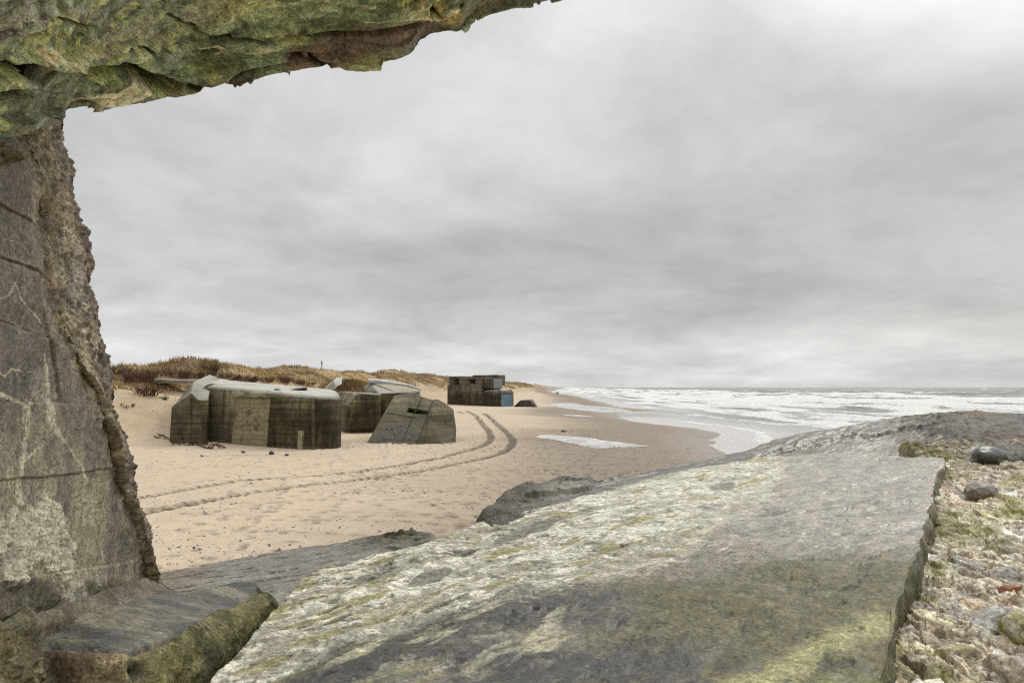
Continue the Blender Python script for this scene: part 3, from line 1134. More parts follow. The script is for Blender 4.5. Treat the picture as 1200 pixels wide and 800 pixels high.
def bunker_tilted():
    root = empty('bunker', (-6, 44, 0))
    tag(root, 'tilted bunker block with a sloping face, dark viewing slit and faded blue graffiti', 'bunker')
    px = [427.2, 462, 483.5, 494, 507.5, 513.5, 531.5, 535, 534, 519.5, 486.5, 472]
    py = [523.5, 463, 459, 464.5, 468.2, 467.4, 479, 503.5, 520, 522, 522, 521]
    # front sloping face plane
    a, b, c = at(434, 513, 42.6), at(486.5, 516.5, 42.2), at(478, 460, 45.2)
    nr = np.cross(b - a, c - a)
    nr = nr / np.linalg.norm(nr)
    if nr[1] > 0:
        nr = -nr
    face = on_wall(np.array(px[:5] + [500, 486.5, 472]), np.array(py[:5] + [489, 523, 522]), a, nr)
    e0 = on_wall(np.array([507.5, 500, 486.5]), np.array([468.2, 489, 523]), a, nr)
    back = np.array([-.6, 4.5, -.6])
    body = loft('body', [face, face + back], M['bunkerC'], root, .05, 4, .02, 21)
    sl = on_wall(np.array([478, 502, 500, 475.5]), np.array([473.2, 477.3, 483.0, 478.8]), a, nr, .3)
    cut(body, [sl, sl - nr * .6])
    ctr = sl.mean(0) - nr * .5 + np.array([0, 0, -.25])
    big = ctr + (sl - sl.mean(0)) * np.array([1.5, 1.5, 2.6])
    cut(body, [big, big - nr * 2.2])
    body.data.polygons.foreach_set('use_smooth', [False] * len(body.data.polygons))
    # right cheek: facets turning away from the face
    f0 = np.array([e0[0] - nr * .02, at(513.5, 467.4, 45.0), at(531.5, 479, 45.4), at(535, 503.5, 44.6), at(534, 521, 43.6), at(519.5, 523, 42.6), e0[2] - nr * .02, e0[1] - nr * .02])
    bk = f0 + np.array([-.9, 4.2, -.3])
    loft('cheek', [f0, bk], M['bunkerC'], root, .05, 4, .03, 23)
    # joint grooves drawn as thin raised strips of dark colour
    strokes('joint_groove_strip', [[(494, 465.5), (483, 490), (472, 516)]], a, nr, .022, M['darkjoint'], root, 3)
    strokes('joint_groove_strip', [[(507, 470), (503, 480), (499.5, 489)], [(453, 483.5), (470, 486), (488, 489)]], a, nr, .012, M['darkjoint'], root, 3)
    r = np.random.default_rng(12)
    bl = []
    for k in range(30):
        x, y = r.uniform(444, 492), r.uniform(498, 515)
        if x < 434 + (513 - y) * .55 + 3:
            continue
        bl.append([(x, y), (x + r.uniform(-2, 2), y + r.uniform(-3, 2)), (x + r.uniform(1, 4), y + r.uniform(-1.5, 1.5))])
    bl += [[(456, 497), (461, 503), (464, 509)], [(455, 503), (462, 501), (466, 497)], [(475, 512), (480, 514), (484, 512)]]
    strokes('graffiti', bl, a, nr, .028, M['bluepaint'], root, 4)


def bunker_far():
    K = np.array([-1.87, 122.0])
    eL = np.array([-11.5, 130.0]) - K
    eL /= np.linalg.norm(eL)
    eR = np.array([.3, 126.0]) - K
    eR /= np.linalg.norm(eR)
    root = empty('bunker', (-5, 127, 0))
    tag(root, 'far two-storey bunker with window openings and a blue painted end wall', 'bunker')

    def box(name, l0, l1, r0, r1, z0, z1, mat, er=.12, bev=.08, seed=1):
        q = [K + eL * l0 + eR * r0, K + eL * l0 + eR * r1, K + eL * l1 + eR * r1, K + eL * l1 + eR * r0]
        b = np.array([[*a, z0] for a in q])
        t = np.array([[*a, z1] for a in q])
        return loft(name, [b, t], mat, root, bev, 3, .03, seed)
    q = [K + eL * 4.4, K, K + eR * 4.6, K + eL * 4.4 + eR * 4.6]
    rounded_block('low_wing', q, [.1, .2, .2, .1], lambda x, y: 2.75 + 0 * x, .75, -.9, M['bunkerD'], root, 31, .03)
    box('body', 4.2, 12.6, -.02, 6.5, -.9, 3.6, M['bunkerD'], seed=32)
    tw = box('tower', 8.6, 12.4, .03, 3.4, 3.55, 5.15, M['bunkerD'], bev=.3, seed=33)
    wn = np.array([eL[1], -eL[0], 0])
    if wn[1] > 0:
        wn = -wn
    P0 = np.array([*K, 0])
    s = on_wall(np.array([531, 535.2, 535.2, 531]), np.array([443, 443, 453.2, 453.2]), P0, wn, .5)
    cut(tw, [s, s - wn * 2.2])
    fr = box('opening_frame', 6.1, 8.65, .0, 3.0, 3.55, 4.75, M['bunkerD'], bev=.04, seed=34)
    s = on_wall(np.array([547, 556, 556, 547]), np.array([444.6, 444.6, 449.2, 449.2]), P0, wn, .5)
    cut(fr, [s, s - wn * 2.4])
    box('upper_box', 1.9, 6.05, .3, 3.4, 3.0, 4.72, M['bunkerD'], bev=.05, seed=35)
    box('roof_slab', 3.0, 8.8, 3.2, 6.2, 3.5, 5.35, M['bunkerD'], bev=.05, seed=36)
    en = np.array([eR[1], -eR[0], 0])
    if en[0] < 0:
        en = -en
    pts = [K + eR * .15, K + eR * 4.4]
    pw = loft('painted_wall', [np.array([[*pts[0], -.5], [*pts[1], -.5], [*pts[1], 1.95], [*pts[0], 1.95]]) + en * .035,
                               np.array([[*pts[0], -.5], [*pts[1], -.5], [*pts[1], 1.95], [*pts[0], 1.95]]) - en * .1], M['bluewall'], root, .01, 3, .006, 38)
    tag(pw, 'flaking blue painted end wall')
    pts = [K + eL * 1.9 + eR * .4, K + eL * 1.9 + eR * 3.3]
    loft('painted_wall', [np.array([[*pts[0], 3.0], [*pts[1], 3.0], [*pts[1], 4.6], [*pts[0], 4.6]]) + en * .03,
                          np.array([[*pts[0], 3.0], [*pts[1], 3.0], [*pts[1], 4.6], [*pts[0], 4.6]]) - en * .1], M['bluegrey'], root, .01, 3, .006, 39)


def debris():
    # half buried wedge right of the far bunker
    f = at([600, 609.5, 620.5, 630.5], [478, 469, 468.2, 478.5], [123, 123, 123, 122])
    b = at([606, 612, 624, 631], [477, 468.2, 467.4, 477.5], [128, 128, 127.5, 127])
    o = loft('concrete_fragment', [f, b], M['bunkerD'], None, .05, 3, .04, 41, origin=f.mean(0) - np.array([0, 0, .5]))
    tag(o, 'low dark wedge of concrete in the sand right of the blue-ended bunker', 'concrete fragment')
    # tipped slab behind the near bunker
    f = at([378.5, 391, 393.5, 383], [457, 446, 455.5, 459.5], [61, 61, 61, 61])
    b = at([384, 394, 400.5, 400], [451, 442.5, 442, 449.5], [62.5, 64.0, 64, 62.2])
    o = loft('tipped_slab', [f, b], M['roofpale'], None, .04, 3, .03, 43)
    tag(o, 'small tipped concrete slab beside the grass mound', 'concrete slab')
    # long low slab lying on the dune
    f = at([170, 186, 240, 243, 190, 174], [446.0, 449.2, 449.0, 444.8, 444.6, 443.8], [56.5, 56, 56, 56, 56.0, 56.5])
    b = f + np.array([-.3, 2.0, .05])
    o = loft('beam', [f, b], M['beamgrey'], None, .10, 3, .03, 44)
    tag(o, 'long grey concrete beam lying across the sand below the brown shrubs', 'concrete beam')
    # pale marker pole on the dunes
    V, T = [], []
    w = at(377, 424, 165)
    zb = float(ground_h(w[0], w[1]))
    k = 10
    rings = []
    for z, r_ in ((zb - .5, .11), (w[2] - .55, .10), (w[2] - .5, .2), (w[2] + .2, .2), (w[2] + .25, .05)):
        rings.append([[w[0] + r_ * math.cos(a), w[1] + r_ * math.sin(a), z] for a in np.linspace(0, 2 * math.pi, k, endpoint=False)])
    o = loft('marker_pole', rings, M['limewash'], None, 0, 0, 0)
    tag(o, 'thin grey marker pole standing on the dune crest', 'pole')
    # small dark rock far down the beach
    g = gpt(653, 460.4, -.4)
    g[2] = ground_h(g[0], g[1]) + .25
    stone_mesh('rock', g, (.9, .9, .7), 55, M['stone'], col=[(.07, .065, .06)], n=10, label='tiny dark rock far off at the edge of the foam', cat='rock')
    g = gpt(660.5, 505, -.2)
    g[2] = ground_h(g[0], g[1]) + .04
    stone_mesh('rock', g, (.2, .2, .13), 56, M['stone'], col=[(.07, .065, .06)], n=10, label='dark stone alone on the wet sand behind the puddle', cat='rock')
    # driftwood at the bunker foot
    r = np.random.default_rng(61)
    for (px, py, t, n, H, lab) in ((224, 522.5, 38.2, 16, 1.1, 'pile of brown driftwood twigs against the wing wall of the largest bunker'),
                                   (248, 525.0, 38.0, 10, .9, 'scatter of dark driftwood right of the twig pile'),
                                   (193, 520.5, 39.5, 8, .6, 'small dark tuft of wrack at the left corner of the largest bunker')):
        g = gpt(px, py, .1)
        V = []
        T = []
        k = 0
        for i in range(n):
            c = np.array([g[0] + r.normal(0, H * .6), g[1] + r.normal(0, .15), 0])
            c[2] = ground_h(c[0], c[1]) + r.uniform(.03, .22)
            a = r.uniform(0, 6.28)
            e = np.array([math.cos(a), math.sin(a) * .5, r.normal(0, .35)])
            e /= np.linalg.norm(e)
            L = H * r.uniform(.3, .9)
            th = r.uniform(.02, .05)
            u = np.cross(e, [0, 0, 1.0])
            u /= np.linalg.norm(u)
            v = np.cross(e, u)
            bend = r.normal(0, .12, 3) * L
            for j in range(4):
                f = j / 3 - .5
                q = c + e * L * f + bend * f * f * 2
                for m in range(5):
                    an = m * 1.2566
                    V.append(q + (u * math.cos(an) + v * math.sin(an)) * th * (1 - .5 * abs(f)))
            for j in range(3):
                for m in range(5):
                    T.append((k + j * 5 + m, k + j * 5 + (m + 1) % 5, k + j * 5 + 5 + (m + 1) % 5, k + j * 5 + 5 + m))
            k += 20
        o = raw_mesh('driftwood', np.array(V), np.array(T), M['drift'])
        tag(o, lab, 'driftwood')
    for i, (px, py, s_, lab) in enumerate(((318, 530.5, .13, 'upright dark chip of driftwood in front of the bricked-up doorway'),
                                    (336, 532, .11, 'dark pebble of wood right of the doorway on the sand'),
                                    (285, 529.5, .12, 'flat dark bit of wrack in front of the largest bunker'),
                                    (236.5, 534.5, .08, 'lone dark stone on the sand ahead of the driftwood'))):
        g = gpt(px, py, .05)
        g[2] = ground_h(g[0], g[1]) + .05
        stone_mesh('driftwood_chip', g, (s_, s_ * .5, s_ * (1.0 if i == 0 else .45)), 70 + i, M['stone'], col=[(.05, .045, .04)], n=10, label=lab, cat='driftwood')


def shrubs():
    k = 0
    spec = [(140, 440, 50, 1.5, 1.2, 130, 'dark red-brown leafless shrub nearest the broken wall'),
            (163, 447, 48, 1.7, 1.4, 190, 'tallest red-brown shrub spilling down the sand bank'),
            (172, 462, 46, 1.0, 1.0, 90, 'lowest brown shrub hanging down the sand bank below the others'),
            (184, 441, 56, 1.8, 1.0, 130, 'brown shrub at the left end of the concrete beam'),
            (205, 441, 60, 1.9, .95, 130, 'brown shrub behind the middle of the concrete beam'),
            (224, 442, 62, 1.8, .9, 120, 'brown shrub behind the right end of the concrete beam'),
            (241, 441, 66, 1.3, .8, 120, 'low brown shrub just left of the wing wall ridge'),
            (150, 476, 43.5, .5, .4, 30, 'sparse small brown shrub low on the bare bank'),
            (191, 467, 45.5, .3, .35, 50, 'isolated dark green-brown tuft on the bank left of the largest bunker'),
            (245, 436, 72, 1.1, 1.1, 150, 'dark olive bush on the dune above the wing wall'),
            (268, 445, 60, 1.4, .8, 150, 'brown shrub behind the left part of the white roof'),
            (290, 446, 62, 1.4, .8, 150, 'brown shrub behind the white roof above the bricked-up doorway'),
            (310, 447, 62, 1.5, .8, 150, 'brown shrub behind the middle of the white roof'),
            (330, 448, 62, 1.4, .95, 170, 'dark brown shrub behind the white roof above the dark rubble lump'),
            (349, 449.5, 63, 1.4, .75, 130, 'brown shrub behind the roof dome of the largest bunker'),
            (366, 450, 64, 1.0, .5, 80, 'rightmost low brown shrub behind the white roof')]
    for i, (px, py, t, R, H, n, lab) in enumerate(spec):
        bush(px, py, t, R, H, n, 300 + i, lab, 'olive' if 'olive' in lab or 'green' in lab else None)


# ------------------------------------------------------------------ the ruin the photographer stands in
def main_slab():
    k, sx = .62, .06
    ctrl = [[(376, 666), (480, 642), (569, 610), (690, 580), (800, 551), (950, 532), (1106, 536)],
            [(338, 696), (460, 680), (580, 655), (720, 625), (850, 602), (970, 590), (1086, 600)],
            [(280, 757), (420, 745), (570, 725), (720, 705), (850, 690), (960, 682), (1058, 690)],
            [(170, 870), (330, 870), (510, 870), (690, 870), (830, 870), (930, 870), (1008, 880)]]
    c = [[(x, y, float(on_plane(x, y, k, sx))) for x, y in row] for row in ctrl]
    n = Net(c, 960, 460, {'far': ((-.02, .05, -.05), (0, .1, -2.3)), 'near': ((0, -.05, -.05), (0, -.1, -2.3)),
                          'left': ((-.06, .0, -.07), (-.12, .0, -2.3)), 'right': ((.012, 0, -.035), (-.14, .08, -.66))}, 40, wob=.03).pads()
    P, X, Y = n.P, n.PX, n.PY
    # slab axes: u along its length, v across
    ax = np.array([.72, .69])
    u = P[..., 0] * ax[0] + P[..., 1] * ax[1]
    v = -P[..., 0] * ax[1] + P[..., 1] * ax[0]
    q = np.stack([u, v * 1.3, P[..., 2]], -1)
    big = fbm(q * 1.3, 4, seed=101)
    mid = fbm(q * np.array([5, 6, 6]), 5, .55, seed=102)
    streak = fbm(q * np.array([8, 14, 12]), 5, .55, seed=103)
    fine = fbm(P * 24, 5, .62, seed=104)
    grit = fbm(P * 75, 3, .6, seed=105)
    top = 1 - ss(.0, .12, n.depth)
    disp = .022 * big + .010 * mid + .004 * streak + .0035 * fine + .0015 * grit
    # raised weathered lobe that carries the lichen, and a shallow worn hollow along the far edge
    disp += .02 * blob(X, Y, 790, 585, 120, 22, -18)
    # scooped hollows
    for (a, b, rx, ry, an) in ((505, 672, 42, 8, -18), (430, 672, 30, 7, -15), (545, 644, 25, 6, -12), (845, 572, 20, 5, -8), (870, 600, 22, 7, -4),
                               (620, 620, 40, 5, -20), (905, 596, 30, 5, -8), (620, 700, 22, 6, -12)):
        disp -= .016 * blob(X, Y, a, b, rx, ry, an)
    pit = ss(.34, .55, fbm(q * np.array([9, 18, 12]) + 3, 4, seed=106))
    disp -= .006 * pit * top
    # exfoliated step between pale and dark concrete
    step, sd, _ = polyd(X, Y, [(880, 664), (960, 640), (1040, 615), (1110, 585)])
    side = 1 - top
    disp += side * (.022 * fbm(P * 7, 4, seed=107) + .014 * fbm(P * 20, 4, seed=108) + .006 * fine)
    edge = np.exp(-((n.depth - .05) / .06) ** 2)
    disp -= edge * .02 * (fbm(P * 7, 3, seed=109) + .2)
    C = np.zeros(X.shape + (3,)) + (.20, .178, .142)
    C = mix(C, (.24, .215, .172), ss(-.1, .3, mid + .5 * streak))
    C = mix(C, (.13, .118, .098), ss(.05, .5, fbm(q * np.array([3, 7, 5]) + 9, 5, seed=110)) * .6)
    # wet upper right, its lilac-grey sheen painted into the colour
    ur = ss(640, 900, X + 1.0 * (640 - Y) + 60 * big) * (1 - ss(615, 660, Y - .12 * (X - 900) * 0 + 18 * mid))
    C = mix(C, (.38, .345, .30), ur * ss(-.6, .15, streak + .3 * big) * .9)
    # lichen
    ridge, sdr, par = polyd(X, Y, [(250, 800), (330, 740), (430, 690), (540, 655), (650, 612), (760, 578), (890, 552)])
    wid = np.interp(X, [250, 400, 600, 800, 860], [80, 112, 112, 84, 40])
    L = (1 - ss(.40, 1.35, ridge / wid + .45 * big + .25 * mid)) * ss(-.6, .2, 1.2 * mid + .5)
    L = np.maximum(L, .8 * blob(X, Y, 740, 640, 150, 26, -14) * ss(-.3, .35, mid + .4 * streak))
    spk = ss(-.05, .07, mid * .6 + streak * .5 + fine * .7 + .35 * grit + (L - .48) * 1.3)
    C = mix(C, (.43, .405, .325), ss(.02, .12, L) * spk * .95)
    C = mix(C, (.62, .60, .52), ss(.10, .2, .8 * fine + .6 * mid + .4 * grit + (L - .85) * .8) * ss(.1, .4, L) * .85)
    C = mix(C, (.25, .235, .19), L * ss(.16, .24, fbm(q * np.array([2.5, 6, 5]) + 61, 6, .6, seed=116)) * .6)
    C = mix(C, (.27, .25, .10), ss(.2, .3, fbm(q * np.array([5, 14, 9]) + 21, 5, seed=111)) * np.clip(L * 1.3, 0, 1) * .8)
    C = mix(C, (.10, .095, .06), ss(.33, .4, fbm(P * 22 + 4, 4, .6, seed=112)) * L * .7)
    # bare scoured spots inside the lichen
    for (a, b, rx, ry, an) in ((505, 672, 34, 8, -18), (430, 672, 26, 6, -15), (545, 645, 20, 5, -12), (620, 620, 55, 7, -20), (845, 572, 20, 5, -8), (905, 598, 32, 7, -8)):
        m = ss(.50, .62, blob(X, Y, a, b, rx, ry, an) + .3 * mid)
        C = mix(C, (.18, .168, .145), m * .85)
    # green algae belt
    G = ss(655, 690, Y + .16 * (X - 800) * .6 + 30 * big + 12 * mid) * ss(560, 800, X + 30 * big)
    C = mix(C, (.11, .10, .045), G * ss(-.15, .05, fine + .5 * mid + .15 + .5 * (G - .5)) * .85)
    C = mix(C, (.19, .18, .12), G * ss(.15, .5, fbm(P * 40, 4, .6, seed=113)) * .55)
    C = mix(C, (.30, .275, .235), blob(X, Y, 880, 628, 190, 13, -8) * ss(-.3, .4, streak) * .5)
    # yellow-green wash at the bottom
    Yl, _, _ = polyd(X, Y, [(850, 812), (905, 784), (960, 756), (1030, 730)])
    C = mix(C, (.36, .345, .17), (1 - ss(0, 26, Yl + 16 * mid)) * ss(-.5, .2, fine + .3) * .85)
    C = mix(C, (.20, .21, .08), ss(770, 800, Y + 10 * mid) * ss(930, 980, X) * .6)
    # black film, bottom left and centre
    Bk, sdb, _ = polyd(X, Y, [(330, 810), (420, 775), (520, 742), (610, 715), (720, 712)])
    bk = (1 - ss(14, 34, Bk + 16 * mid)) * .9
    bk = np.maximum(bk, ss(738, 775, Y + 16 * mid) * ss(330, 420, X) * (1 - ss(800, 900, X)) * ss(-.12, .2, mid + .5 * streak + .12))
    C = mix(C, (.12, .115, .10), bk * .6)
    C = mix(C, (.062, .06, .053), bk * ss(-.06, .0, mid + .45 * fine + .3 * grit))
    C = mix(C, (.45, .42, .30), ss(.12, .3, fbm(q * np.array([6, 15, 9]) + 31, 5, seed=114)) * ss(690, 720, Y) * (1 - ss(760, 790, Y)) * (1 - ss(640, 700, X)) * ss(330, 420, X) * .8)
    C = mix(C, (.06, .058, .05), ss(.3, .6, pit) * .7 * top * (1 - .6 * ur))
    # broken edge
    C = mix(C, (.10, .092, .06), side * .8)
    C = mix(C, (.10, .12, .03), side * ss(.0, .4, mid) * .6)
    amp_ = 1 - .75 * ur
    C = C * (1 + amp_ * (.30 * grit + .28 * fine))[..., None]
    rough = .48 - .24 * ur + .35 * L - .2 * bk + .15 * G
    rough = np.clip(rough + .15 * fine, .2, .95)
    o = n.build('fallen_slab', M['rock_mid'], disp, C, rough)
    tag(o, 'huge fallen concrete slab in the foreground crusted with white lichen and green algae', 'concrete slab')


def rear_slab():
    px = [556, 610, 700, 800, 900, 1000, 1090, 1150, 1215]
    far = [(571, 597), (610, 574), (700, 565), (790, 545), (870, 530), (960, 511), (1060, 493), (1130, 483), (1230, 489)]
    mid = [(568, 604), (612, 588), (700, 580), (800, 556), (890, 540), (975, 522), (1065, 508), (1125, 500), (1230, 506)]
    near = [(572, 616), (625, 612), (710, 592), (810, 568), (900, 556), (985, 550), (1070, 548), (1135, 536), (1235, 530)]
    low = [(585, 640), (640, 640), (720, 610), (820, 590), (910, 580), (990, 575), (1080, 575), (1145, 562), (1240, 545)]
    ctrl = []
    for row, kk in ((far, .0), (mid, .0), (near, .0), (low, .12)):
        ctrl.append([(x, y, float(on_plane(x, yy, .66 + kk, .06)) + dt) for (x, y), yy, dt in
                     zip(row, [q[1] for q in (far if row is far else row)], [0] * 9)])
    c = np.array(ctrl)
    # depths: the slab lies just beyond the fallen one and rises to a ridge
    tn = np.array([3.25, 3.4, 3.75, 4.2, 4.6, 5.0, 5.35, 5.1, 5.0])
    c[3, :, 2] = tn - .05
    c[2, :, 2] = tn + .12
    c[1, :, 2] = tn + np.array([.2, .45, .6, .7, .8, .9, .95, 1.0, .95])
    c[0, :, 2] = tn + np.array([.35, .75, 1.1, 1.35, 1.5, 1.6, 1.7, 1.75, 1.75])
    n = Net(c, 900, 220, {'far': ((0, .06, -.04), (0, .3, -2.5)), 'near': ((0, 0, -.1), (0, .1, -2.2)),
                          'left': ((-.05, .05, -.05), (-.05, .3, -2.4)), 'right': ((.1, 0, 0), (.5, 0, -2.2))}, 18, wob=.06).pads()
    P, X, Y = n.P, n.PX, n.PY
    ax = np.array([.72, .69])
    u = P[..., 0] * ax[0] + P[..., 1] * ax[1]
    v = -P[..., 0] * ax[1] + P[..., 1] * ax[0]
    q = np.stack([u, v * 1.5, P[..., 2] * 1.5], -1)
    big = fbm(q * 1.6, 4, seed=121)
    mid_ = fbm(q * np.array([5, 9, 9]), 5, seed=122)
    streak = fbm(q * np.array([4, 20, 14]), 5, seed=123, ridge=True)
    fine = fbm(P * 22, 5, .62, seed=124)
    wl = ss(700, 590, X)                      # craggy left end
    wr = ss(1010, 1090, X)                    # craggy right end
    crag = fbm(P * np.array([3.5, 3.5, 6]), 5, seed=125, ridge=True)
    disp = .012 * big + .007 * mid_ + .006 * streak + .004 * fine
    disp += (wl * .035 + wr * .03) * crag + (wl + wr) * .008 * fine
    # lamination edge running across the top
    for ln, am in (([(868, 541), (930, 527), (985, 516), (1040, 511), (1100, 500)], .035), ([(900, 531), (1000, 509), (1060, 501)], .018), ([(600, 592), (660, 583), (700, 572)], .035), ([(640, 575), (690, 568), (730, 562)], .025)):
        d, sd, par = polyd(X, Y + 4 * mid_, ln)
        fall = np.exp(-(d / 26) ** 2) * ss(0, .15, par) * (1 - ss(.85, 1, par))
        disp += np.where(sd < 0, am, 0) * fall * ss(0, 2.5, np.abs(sd)) - am * .25 * np.exp(-(d / 2.0) ** 2) * ss(0, .1, par) * (1 - ss(.9, 1, par))
    C = np.zeros(X.shape + (3,)) + (.175, .158, .132)
    C = mix(C, (.30, .272, .235), ss(-.1, .1, mid_ + .3 * big + .3 * ss(760, 900, X) - .2))
    C = mix(C, (.055, .052, .045), ss(.25, .38, streak + .3 * mid_ + .2 * fine) * .7)
    C = mix(C, (.04, .038, .032), ss(-.1, .35, crag * .6 - .25 * fine) * np.clip(wl + wr, 0, 1) * .8)
    C = mix(C, (.085, .076, .058), wl * .65)
    C = mix(C, (.085, .085, .035), ss(.05, .4, fbm(P * 5 + 2, 4, seed=127)) * (wl * .6 + wr * .7))
    C = mix(C, (.15, .10, .06), blob(X, Y, 1145, 484, 30, 8) * .9)
    C = mix(C, (.07, .045, .028), blob(X, Y, 1175, 512, 34, 12) * .9)
    C = C * (1 + .25 * fine)[..., None]
    rough = np.clip(.32 + .35 * (wl + wr) + .15 * mid_, .22, .95)
    o = n.build('rear_slab', M['rock_mid'], disp, C, rough)
    tag(o, 'dark wet concrete slab with a rough ridge behind the lichen-crusted slab', 'concrete slab')


def grey_slab():
    far = [(60, 706), (180, 673), (260, 657), (345, 642), (420, 633), (470, 627), (498, 627), (520, 637)]
    mid = [(60, 720), (190, 688), (270, 674), (355, 658), (425, 647), (474, 639), (502, 640), (526, 648)]
    near = [(80, 740), (210, 712), (300, 705), (380, 692), (440, 678), (486, 668), (515, 668), (545, 668)]
    low = [(100, 800), (240, 770), (330, 760), (410, 745), (470, 730), (510, 720), (535, 715), (560, 710)]
    c = np.array([far, mid, near, low], float)
    t = np.zeros((4, 8))
    for i, kk in enumerate((.93, .93, .93, .99)):
        t[i] = [float(on_plane(x, y, kk, .05)) for x, y in c[i]]
    t[0, 5:7] -= .1
    c = np.concatenate([c, t[..., None]], -1)
    n = Net(c, 620, 240, {'far': ((0, .05, -.05), (0, .15, -2.1)), 'near': ((0, 0, -.05), (0, 0, -1.9)),
                          'left': ((-.05, 0, 0), (-.05, 0, -1.9)), 'right': ((.04, .03, -.03), (.05, .1, -2.0))}, 14).pads()
    P, X, Y = n.P, n.PX, n.PY
    q = np.stack([P[..., 0] * .85 + P[..., 1] * .5, (P[..., 1] * .85 - P[..., 0] * .5) * 3, P[..., 2] * 2], -1)
    big = fbm(q * 1.5, 4, seed=131)
    mid_ = fbm(q * 5, 5, seed=132)
    rip = fbm(q * np.array([9, 11, 9]), 4, seed=133)
    fine = fbm(P * 26, 5, .62, seed=134)
    cr_ = blob(X, Y, 466, 632, 48, 11, -8)
    crag = fbm(P * 7, 5, seed=135, ridge=True)
    pits = ss(.22, .42, rip)
    disp = .02 * big + .008 * mid_ - .018 * pits + .003 * fine + cr_ * (.03 + .04 * crag)
    C = np.zeros(X.shape + (3,)) + (.165, .15, .128)
    C = mix(C, (.23, .21, .18), ss(-.2, .3, mid_))
    C = mix(C, (.09, .082, .072), pits * .8)
    C = mix(C, (.06, .052, .035), cr_ * ss(-.4, .2, crag))
    C = mix(C, (.11, .105, .04), cr_ * ss(.0, .4, fine) * .6)
    C = mix(C, (.16, .12, .075), blob(X, Y, 190, 680, 50, 14, -10) * .8)
    C = C * (1 + .22 * fine)[..., None]
    o = n.build('sloping_slab', M['rock_mid'], disp, C, np.clip(.5 + .2 * mid_ + .3 * cr_, .25, .95))
    tag(o, 'smooth grey pitted slab at the foot of the broken wall with a rough dark crest', 'concrete slab')


def block():
    r = [[(36, 745, 1.72), (75, 728, 1.85), (140, 708, 2.10), (210, 693, 2.42), (265, 684, 2.66), (292, 682, 2.74)],
         [(28, 754, 1.66), (82, 745, 1.74), (150, 733, 1.90), (215, 719, 2.16), (265, 703, 2.44), (309, 691, 2.62)],
         [(18, 763, 1.60), (90, 767, 1.62), (152, 768, 1.67), (200, 749, 1.85), (243, 721, 2.12), (317, 700, 2.50)],
         [(20, 790, 1.58), (95, 796, 1.60), (160, 802, 1.64), (209, 790, 1.82), (257, 763, 2.04), (315, 718, 2.46)],
         [(22, 860, 1.58), (100, 870, 1.6), (165, 880, 1.62), (204, 870, 1.80), (242, 840, 1.96), (288, 790, 2.3)]]
    n = Net(np.array(r, float), 560, 420, {'far': ((0, .05, -.04), (0, .1, -1.8)), 'near': ((0, 0, -.05), (0, .1, -1.5)),
                                          'left': ((-.04, .04, -.02), (-.05, .2, -1.6)), 'right': ((.03, .06, -.03), (-.05, .3, -1.7))}, 14).pads()
    P, X, Y = n.P, n.PX, n.PY
    big = fbm(P * 2.4, 4, seed=141)
    mid_ = fbm(P * np.array([9, 9, 9]), 5, seed=142)
    lay = fbm(np.stack([P[..., 0] * 5 + P[..., 1] * 3, (P[..., 1] * 14 - P[..., 0] * 5), P[..., 2] * 12], -1), 5, seed=143)
    fine = fbm(P * 34, 5, .65, seed=144)
    fr, sd, par = polyd(X, Y + 5 * mid_, [(10, 762), (90, 765), (152, 767), (196, 748), (240, 718), (300, 692), (316, 690)])
    front = ss(-3, 4, sd)
    crag = fbm(P * 6, 4, seed=145, ridge=True)
    disp = .012 * big + .006 * mid_ + .006 * lay + .002 * fine + front * (.012 * crag + .003 * fine) - .02 * np.exp(-(fr / 3) ** 2)
    disp -= .035 * blob(X, Y, 157, 786, 9, 10)
    # a crack where the top layer has lifted at its back left corner
    C = np.zeros(X.shape + (3,)) + (.125, .115, .092)
    C = mix(C, (.21, .19, .145), ss(-.2, .35, lay + .4 * mid_))
    C = mix(C, (.058, .06, .058), ss(.0, .35, fbm(P * np.array([6, 10, 6]) + 7, 5, seed=146) + .1) * .85)
    C = mix(C, (.20, .185, .105), ss(.0, .4, lay) * blob(X, Y, 120, 742, 120, 16, -14) * .6)
    brown = np.zeros(X.shape + (3,)) + (.22, .165, .10)
    brown = mix(brown, (.12, .085, .055), ss(.0, .4, mid_))
    brown = mix(brown, (.30, .24, .15), ss(.05, .4, fine))
    olive = np.zeros(X.shape + (3,)) + (.16, .145, .06)
    olive = mix(olive, (.075, .07, .03), ss(-.1, .35, mid_ + .3 * crag))
    olive = mix(olive, (.23, .205, .10), ss(.1, .5, fine) * .8)
    fcol = mix(brown, olive, ss(120, 190, X)) if False else brown + (olive - brown) * ss(120, 190, X + 20 * mid_)[..., None]
    C = C + (fcol - C) * front[..., None]
    C = mix(C, (.36, .34, .10), blob(X, Y, 185, 790, 45, 18) * ss(-.1, .4, fine + mid_) * .7)
    C = mix(C, (.04, .04, .035), blob(X, Y, 157, 786, 9, 11) * .9)
    C = C * (1 + .28 * fine)[..., None]
    o = n.build('stone_block', M['rock_near'], disp, C, np.clip(.5 + .3 * front + .2 * mid_, .25, .95))
    tag(o, 'dark broken block with brown front face, lower left corner beside the lichen slab', 'concrete block')


